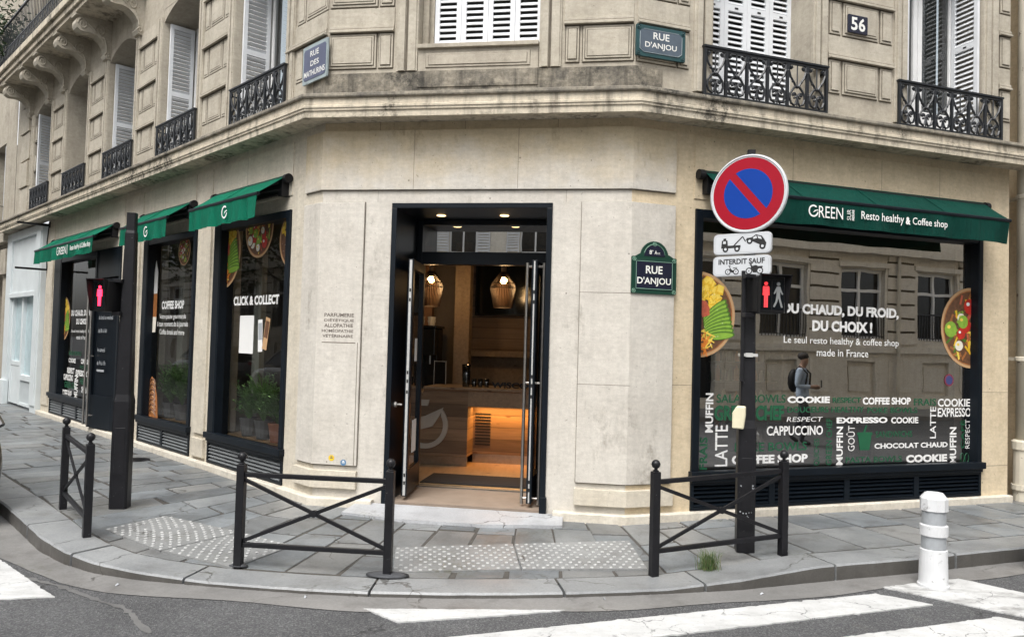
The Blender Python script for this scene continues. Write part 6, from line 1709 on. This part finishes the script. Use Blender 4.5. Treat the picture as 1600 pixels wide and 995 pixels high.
# ================================================================== vehicles
def car(name, label, loc, rotz, paint, L=4.1, grp=None):
    o = thing(name, label, "car", loc, rotz, grp)
    hw = .87
    st = [(-.5, .42, .62, .78), (-.485, .30, .80, .92), (-.46, .24, .88, .97), (-.36, .22, .93, 1.), (-.2, .22, .94, 1.), (.15, .22, .92, 1.), (.25, .22, .86, 1.), (.40, .22, .78, .97), (.47, .26, .70, .90), (.49, .32, .62, .82), (.5, .42, .55, .70)]
    vs = []; fs = []; K = 12
    for (t_, zb, zt_, wf) in st:
        w = hw * wf; zm = (zb + zt_) / 2
        half_ = [(w * .82, zb), (w * .97, zb + .10), (w, zm), (w * .97, zt_ - .10), (w * .90, zt_ - .02), (w * .5, zt_)]
        ring = [(y, z) for y, z in half_] + [(-y, z) for y, z in reversed(half_)]
        vs += [(t_ * L, y, z) for y, z in ring]
    for i in range(len(st) - 1):
        for k in range(K): fs.append((i * K + k, (i + 1) * K + k, (i + 1) * K + (k + 1) % K, i * K + (k + 1) % K))
    fs.append(tuple(range(K))); fs.append(tuple(range((len(st) - 1) * K + K - 1, (len(st) - 1) * K - 1, -1)))
    mb = MB(); mb.add(vs, fs); b_ = mb.build("body", paint, o, smooth=True); b_.modifiers.new("sub", 'SUBSURF').levels = 1; b_.modifiers["sub"].render_levels = 2
    # cabin
    prof = [(-.44, .92), (-.36, 1.38), (-.30, 1.44), (-.02, 1.47), (.06, 1.42), (.24, .92)]
    vs = [(t_ * L, s_ * (hw * .93 - (z - .92) * .42), z) for s_ in (-1, 1) for t_, z in prof]; n_ = len(prof)
    mb = MB(); mb.add(vs, [(i, i + 1, i + 1 + n_, i + n_) for i in range(n_ - 1)] + [tuple(range(n_ - 1, -1, -1)), tuple(range(n_, 2 * n_))]); mb.build("windows", 'screen', o, bevel=.03)
    mb = MB(); yy = lambda z: hw * .93 - (z - .92) * .42 + .006
    rp = [(-.36, 1.375), (-.30, 1.445), (-.02, 1.475), (.055, 1.425)]
    vs = [(t_ * L, s_ * yy(z), z + .008) for s_ in (-1, 1) for t_, z in rp]; mb.add(vs, [(0, 1, 5, 4), (1, 2, 6, 5), (2, 3, 7, 6)])
    for s_ in (-1, 1):
        for (a, b2) in (((.24, .92), (.058, 1.43)), ((-.10, .92), (-.10, 1.46)), ((-.44, .92), (-.355, 1.39))):
            mb.tube([(a[0] * L, s_ * yy(a[1]), a[1]), (b2[0] * L, s_ * yy(b2[1]), b2[1])], .035, 6)
    mb.build("roof", paint, o)
    for s_ in (-1, 1):
        for t_ in (-.31, .31):
            w_ = MB(); w_.lathe([(.20, -.09), (.30, -.09), (.315, -.06), (.315, .06), (.30, .09), (.20, .09)], 22, axis='y'); q = w_.build("wheel", 'rubber', o, (t_ * L, s_ * (hw - .09), .315))
            r2 = MB(); r2.lathe([(0, -.085), (.20, -.08), (.20, .08), (0, .085)], 16, axis='y'); r2.build("rim", 'alu', q)
        h_ = MB(); h_.ball((0, 0, 0), .13, n=10, sx=.5, sy=1.1, sz=.6); h_.build("headlight", 'alu', o, (.465 * L, s_ * .56, .62))
        h_ = MB(); h_.ball((0, 0, 0), .12, n=10, sx=.4, sy=.8, sz=.9); h_.build("tail_light", 'red', o, (-.475 * L, s_ * .60, .74))
    return o
kc = KERB[10]
cc = kc + dL * 1.60 + nL * .915
car("parked_car", "black car parked at the left kerb, only its rounded corner in the frame", (cc.x, cc.y, RZ), math.atan2(dL.y, dL.x), 'carblack')
for k, (u, paint, lab) in enumerate(((15.5, 'carwhite', "white car parked across the side street, mirrored in the coffee shop window"), (22.5, 'cargrey', "grey car parked across the side street, mirrored in the click and collect window"), (9, 'carblack', "black car parked across the side street, nearest the crossing"))):
    p = PL(u) + nL * 8.3; car("parked_car", lab, (p.x, p.y, RZ), math.atan2(dL.y, dL.x), paint, 4.2, "cars parked across the side street")

# ================================================================== the other sides of the crossing (mirrored in the glass)
def far_walk(fr, x0, x1, y0, y1):
    mb = MB(); pts = [W(fr, x0, y0), W(fr, x1, y0), W(fr, x1, y1), W(fr, x0, y1)]
    mb.add([(p[0], p[1], 0) for p in pts] + [(p[0], p[1], RZ - .05) for p in pts], [(0, 1, 2, 3)] + [(i, i + 4, (i + 1) % 4 + 4, (i + 1) % 4) for i in range(4)]); tag(mb.build("pavement", 'gutter'), kind='structure')
far_walk('R', 1.5, 45, -12, -9.6); far_walk('L', -48, -1.5, -12, -9.6)
def townhouse(label, origin, ang, length, H, m_, bay=3.0, raised=True):
    o = thing("stone_building", label, "building", (origin.x, origin.y, 0), ang, "stone buildings across the crossing")
    mb = MB(); n_ = int(length // bay); ops = []; floors = [(2.15, 4.3)] + [(5.4 + 3.2 * k, 7.6 + 3.2 * k) for k in range(int((H - 6) // 3.2))]
    for i in range(n_):
        c = bay * (i + .5)
        for j, (a, b_) in enumerate(floors): ops.append((c - .85, c + .85, a, b_, .3) if j == 0 else (c - .6, c + .6, a, b_, .3))
        ops.append((c - .55, c + .55, .38, 1.45, .12) if i % 4 != 2 else (c - .7, c + .7, 0, 1.69, .3))
    wall(mb, 0, length, 0, H, ops); mb.quad((0, 0, 0), (0, 7, 0), (0, 7, H), (0, 0, H)); mb.quad((length, 0, 0), (length, 0, H), (length, 7, H), (length, 7, 0)); mb.quad((0, 0, H), (length, 0, H), (length, 7, H), (0, 7, H))
    for i in range(n_ + 1):
        x0 = max(0, bay * i - .55); x1 = min(length, bay * i + .55)
        z = 2.0
        while z < 4.6: mb.box(x0, x1, -.07, .02, z, z + .36); mb.box(x0, x1, -.02, .02, z + .36, z + .43, 1); z += .43
        mb.box(x0 + .1, x1 - .1, -.03, .02, .5, 1.5)
    mb.box(0, length, -.10, .02, 1.72, 1.92); mb.box(0, length, -.07, .02, 0, .3); mb.box(0, length, -.3, .02, 4.75, 5.1); mb.box(0, length, -.4, .02, H - .5, H)
    for i in range(n_):
        c = bay * (i + .5)
        if i % 4 != 2: mb.quad((c - .55, .12, .38), (c + .55, .12, .38), (c + .55, .12, 1.45), (c - .55, .12, 1.45)); mb.box(c - .42, c + .42, .08, .13, .52, 1.30)
        mb.box(c - .95, c - .85, -.05, .02, 2.0, 4.4); mb.box(c + .85, c + .95, -.05, .02, 2.0, 4.4); mb.box(c - 1.0, c + 1.0, -.12, .02, 4.35, 4.5)
    mb.build("wall", [m_, 'groove'], o)
    dk = MB()
    for i in range(n_):
        c = bay * (i + .5)
        if i % 4 == 2: dk.box(c - .7, c + .7, .2, .26, 0, 1.69)
    dk.build("basement_shutter", 'frame', o)
    dp = MB()
    for i in range(3, n_, 5): dp.tube([(bay * i + .2, -.16, 0), (bay * i + .2, -.16, H)], .06, 8)
    dp.build("drainpipe", 'downpipe', o)
    pw = MB(); pw.quad((-.6, .2, 0), (.6, .2, 0), (.6, .2, 2.2), (-.6, .2, 2.2), 0)
    for x in (-.6, -.03, .54): pw.box(x, x + .06, .15, .2, 0, 2.2, 1)
    pw.box(-.6, .6, .15, .2, 0, .1, 1); pw.box(-.6, .6, .15, .2, 2.1, 2.2, 1)
    for s_ in (-1, 1):
        for k in range(18): pw.box(s_ * .88 - .26, s_ * .88 + .26, -.06, -.02, .1 + k * .115, .17 + k * .115, 2)
        for e in (-.26, .22): pw.box(s_ * .88 + e, s_ * .88 + e + .04, -.065, -.015, .05, 2.2, 2)
    pr_ = MB(); pr_.quad((-.85, .2, 0), (.85, .2, 0), (.85, .2, 2.15), (-.85, .2, 2.15), 0)
    for x in (-.85, -.05, .76): pr_.box(x, x + .09, .13, .2, 0, 2.15, 1)
    for z in (0, 1.45, 2.06): pr_.box(-.76, .76, .135, .2, z, z + .09, 1)
    pr_.box(-.70, -.30, .21, .25, .1, 1.45, 2); pr_.box(.32, .70, .21, .25, .1, 1.45, 2)
    pr_.box(-.85, .85, -.04, .0, .80, .85, 3); pr_.box(-.85, .85, -.03, -.01, .06, .09, 3)
    for k in range(16): pr_.box(-.85 + k * .113, -.83 + k * .113, -.03, -.01, 0, .82, 3)
    proto = None; proto0 = None
    for i in range(n_):
        c = bay * (i + .5)
        for j, (a, b_) in enumerate(floors):
            if j == 0:
                if proto0 is None: w_ = proto0 = pr_.build("window", ['screen', 'pvc', 'shutter', 'railiron'], o)
                else: w_ = proto0.copy(); COL.objects.link(w_); w_.parent = o
            else:
                if proto is None: w_ = proto = pw.build("window", ['screen', 'pvc', 'shutter'], o)
                else: w_ = proto.copy(); COL.objects.link(w_); w_.parent = o
            w_.location = (c, 0, a)
    return o
p = PR(40) + nR * 12; townhouse("long cream banded stone building across the right-hand street, mirrored in the right window", p, math.atan2(-dR.y, -dR.x), 37, 12.5, 'stone_opp')
p = PL(1.5) + nL * 12; townhouse("long stone building across the left-hand street, mirrored in the left windows", p, math.atan2(dL.y, dL.x), 46, 12.5, 'stone_opp')
p = PC(LC / 2) + nC * 22 + dC * 8; townhouse("stone building facing the entrance from across the crossing, mirrored in the transom", p, math.atan2(-dC.y, -dC.x), 16, 12.5, 'stone_opp')

def tree(x, y, seed, label, h=9.):
    o = thing("street_tree", label, "tree", (x, y, 0), 0, "street trees across the side street"); rnd = random.Random(seed)
    mb = MB(); mb.tube([(0, 0, -.1), (.05, 0, 1.5), (0, .06, 3.2), (.05, 0, h * .6)], .16, 8, r1=.06); tips = []
    for k in range(9):
        a = rnd.uniform(0, 6.28); z = rnd.uniform(2.8, h * .55); e = (math.cos(a) * rnd.uniform(1.2, 2.3), math.sin(a) * rnd.uniform(1.2, 2.3), z + rnd.uniform(.8, 2.4)); mb.tube([(0, 0, z), (e[0] * .5, e[1] * .5, z + (e[2] - z) * .4), e], .06, 5, r1=.02); tips.append(e)
    mb.build("trunk", 'bark', o)
    lf = MB()
    for k in range(2600):
        t_ = Vector(rnd.choice(tips)); p = t_ + Vector((rnd.gauss(0, .55), rnd.gauss(0, .55), rnd.gauss(.1, .6))); d = Vector((rnd.gauss(0, 1), rnd.gauss(0, 1), rnd.gauss(0, .6))).normalized(); s_ = d.orthogonal().normalized() * .06; l = d * .19
        lf.add([tuple(p), tuple(p + l * .5 + s_), tuple(p + l), tuple(p + l * .5 - s_)], [(0, 1, 2, 3)])
    lf.build("crown", 'leaf2', o)
for k, (u, lab) in enumerate(((13, "leafy street tree across the side street, nearest the crossing"), (19.5, "leafy street tree across the side street, middle of the row"), (27, "leafy street tree across the side street, farthest along"))):
    p = PL(u) + nL * 10.3; tree(p.x, p.y, 20 + k, lab)

# balcony plant, top-left
o, f_ = ft("balcony_plant", "dark green shrub growing in a box on the stone balcony", "plant", 'L', -13.3, 7.4, None, -.36)
mb = MB(); mb.box(-.5, .5, -.18, .18, 0, .3); mb.build("planter_box", 'pot', o, bevel=.01)
mb = MB(); rnd = random.Random(6)
for k in range(900):
    p = Vector((rnd.gauss(0, .38), rnd.gauss(-.05, .22), .3 + abs(rnd.gauss(.5, .45)))); d = Vector((rnd.gauss(0, 1), rnd.gauss(0, 1), rnd.gauss(.3, .6))).normalized(); s_ = d.orthogonal().normalized() * .02; l = d * .12
    mb.add([tuple(p), tuple(p + l * .5 + s_), tuple(p + l), tuple(p + l * .5 - s_)], [(0, 1, 2, 3)])
mb.build("plant_leaves", 'leafdark', o)

# ================================================================== passer-by on the other pavement, mirrored in the right window
def person(x, y, z, rot):
    o = thing("person", "passer-by in pale blue shirt and dark trousers looking down at a phone", "person", (x, y, z), rot)
    J = {'pel': (0, 0, .95, .15), 'sp': (0, 0, 1.15, .15), 'ch': (0, .01, 1.38, .17), 'nk': (0, .01, 1.53, .065), 'hd': (0, -.05, 1.62, .092), 'ht': (0, -.045, 1.73, .088),
         'hl': (.10, 0, .92, .105), 'kl': (.11, -.14, .52, .068), 'al': (.11, -.02, .10, .048), 'tl': (.12, -.20, .05, .04), 'hr': (-.10, 0, .92, .105), 'kr': (-.11, .06, .50, .068), 'ar': (-.11, .26, .14, .048), 'tr': (-.12, .10, .04, .04),
         'sl': (.19, .01, 1.43, .075), 'el': (.25, .04, 1.15, .05), 'wl': (.09, -.24, 1.14, .036), 'ml': (.05, -.31, 1.16, .035), 'sr': (-.19, .01, 1.43, .075), 'er': (-.25, .04, 1.15, .05), 'wr': (-.09, -.24, 1.12, .036), 'mr': (-.05, -.31, 1.15, .035)}
    E = [('pel', 'sp'), ('sp', 'ch'), ('ch', 'nk'), ('nk', 'hd'), ('hd', 'ht'), ('pel', 'hl'), ('hl', 'kl'), ('kl', 'al'), ('al', 'tl'), ('pel', 'hr'), ('hr', 'kr'), ('kr', 'ar'), ('ar', 'tr'), ('ch', 'sl'), ('sl', 'el'), ('el', 'wl'), ('wl', 'ml'), ('ch', 'sr'), ('sr', 'er'), ('er', 'wr'), ('wr', 'mr')]
    ks = list(J); me = bpy.data.meshes.new("body"); me.from_pydata([J[k][:3] for k in ks], [(ks.index(a), ks.index(b_)) for a, b_ in E], [])
    ob = bpy.data.objects.new("body", me); COL.objects.link(ob)
    ob.modifiers.new("skin", 'SKIN'); ob.modifiers.new("sub", 'SUBSURF').levels = 2
    if not me.skin_vertices: me.skin_vertices.new()
    for i, k in enumerate(ks):
        sv = me.skin_vertices[0].data[i]; r_ = J[k][3]; sv.radius = (r_, r_ * (.72 if k in ('pel', 'sp', 'ch') else 1)); sv.use_root = (k == 'pel')
    dg = bpy.context.evaluated_depsgraph_get(); dg.update()
    m2 = bpy.data.meshes.new_from_object(ob.evaluated_get(dg)); bpy.data.objects.remove(ob)
    for q in ('skin', 'shirt', 'trouser', 'signblack'): m2.materials.append(MT[q])
    for p in m2.polygons:
        c = p.center; p.use_smooth = True
        p.material_index = 3 if c.z < .11 else 2 if c.z < .93 else (0 if (c.z > 1.50 or (c.y < -.19)) else 1)
    b2 = bpy.data.objects.new("body", m2); COL.objects.link(b2); b2.parent = o
    h_ = MB(); h_.ball((0, -.015, 1.735), .107, n=14, sy=1.05, sz=.80); h_.build("hair", 'hair', o, smooth=True)
    h_ = MB(); h_.ball((0, .17, 1.24), .16, n=14, sx=.95, sy=.62, sz=1.45); [h_.tube([(sx_ * .11, .13, 1.42), (sx_ * .13, .02, 1.53), (sx_ * .12, -.125, 1.40), (sx_ * .14, -.10, 1.15)], .02, 5) for sx_ in (-1, 1)]; h_.build("backpack", 'blackmatte', o, smooth=True)
    h_ = MB(); h_.box(-.035, .035, -.36, -.35, 1.14, 1.28); h_.build("phone", 'screen', o)
    return o
pp = Vector((9.46, 4.5)); person(pp.x, pp.y, RZ, R(165))
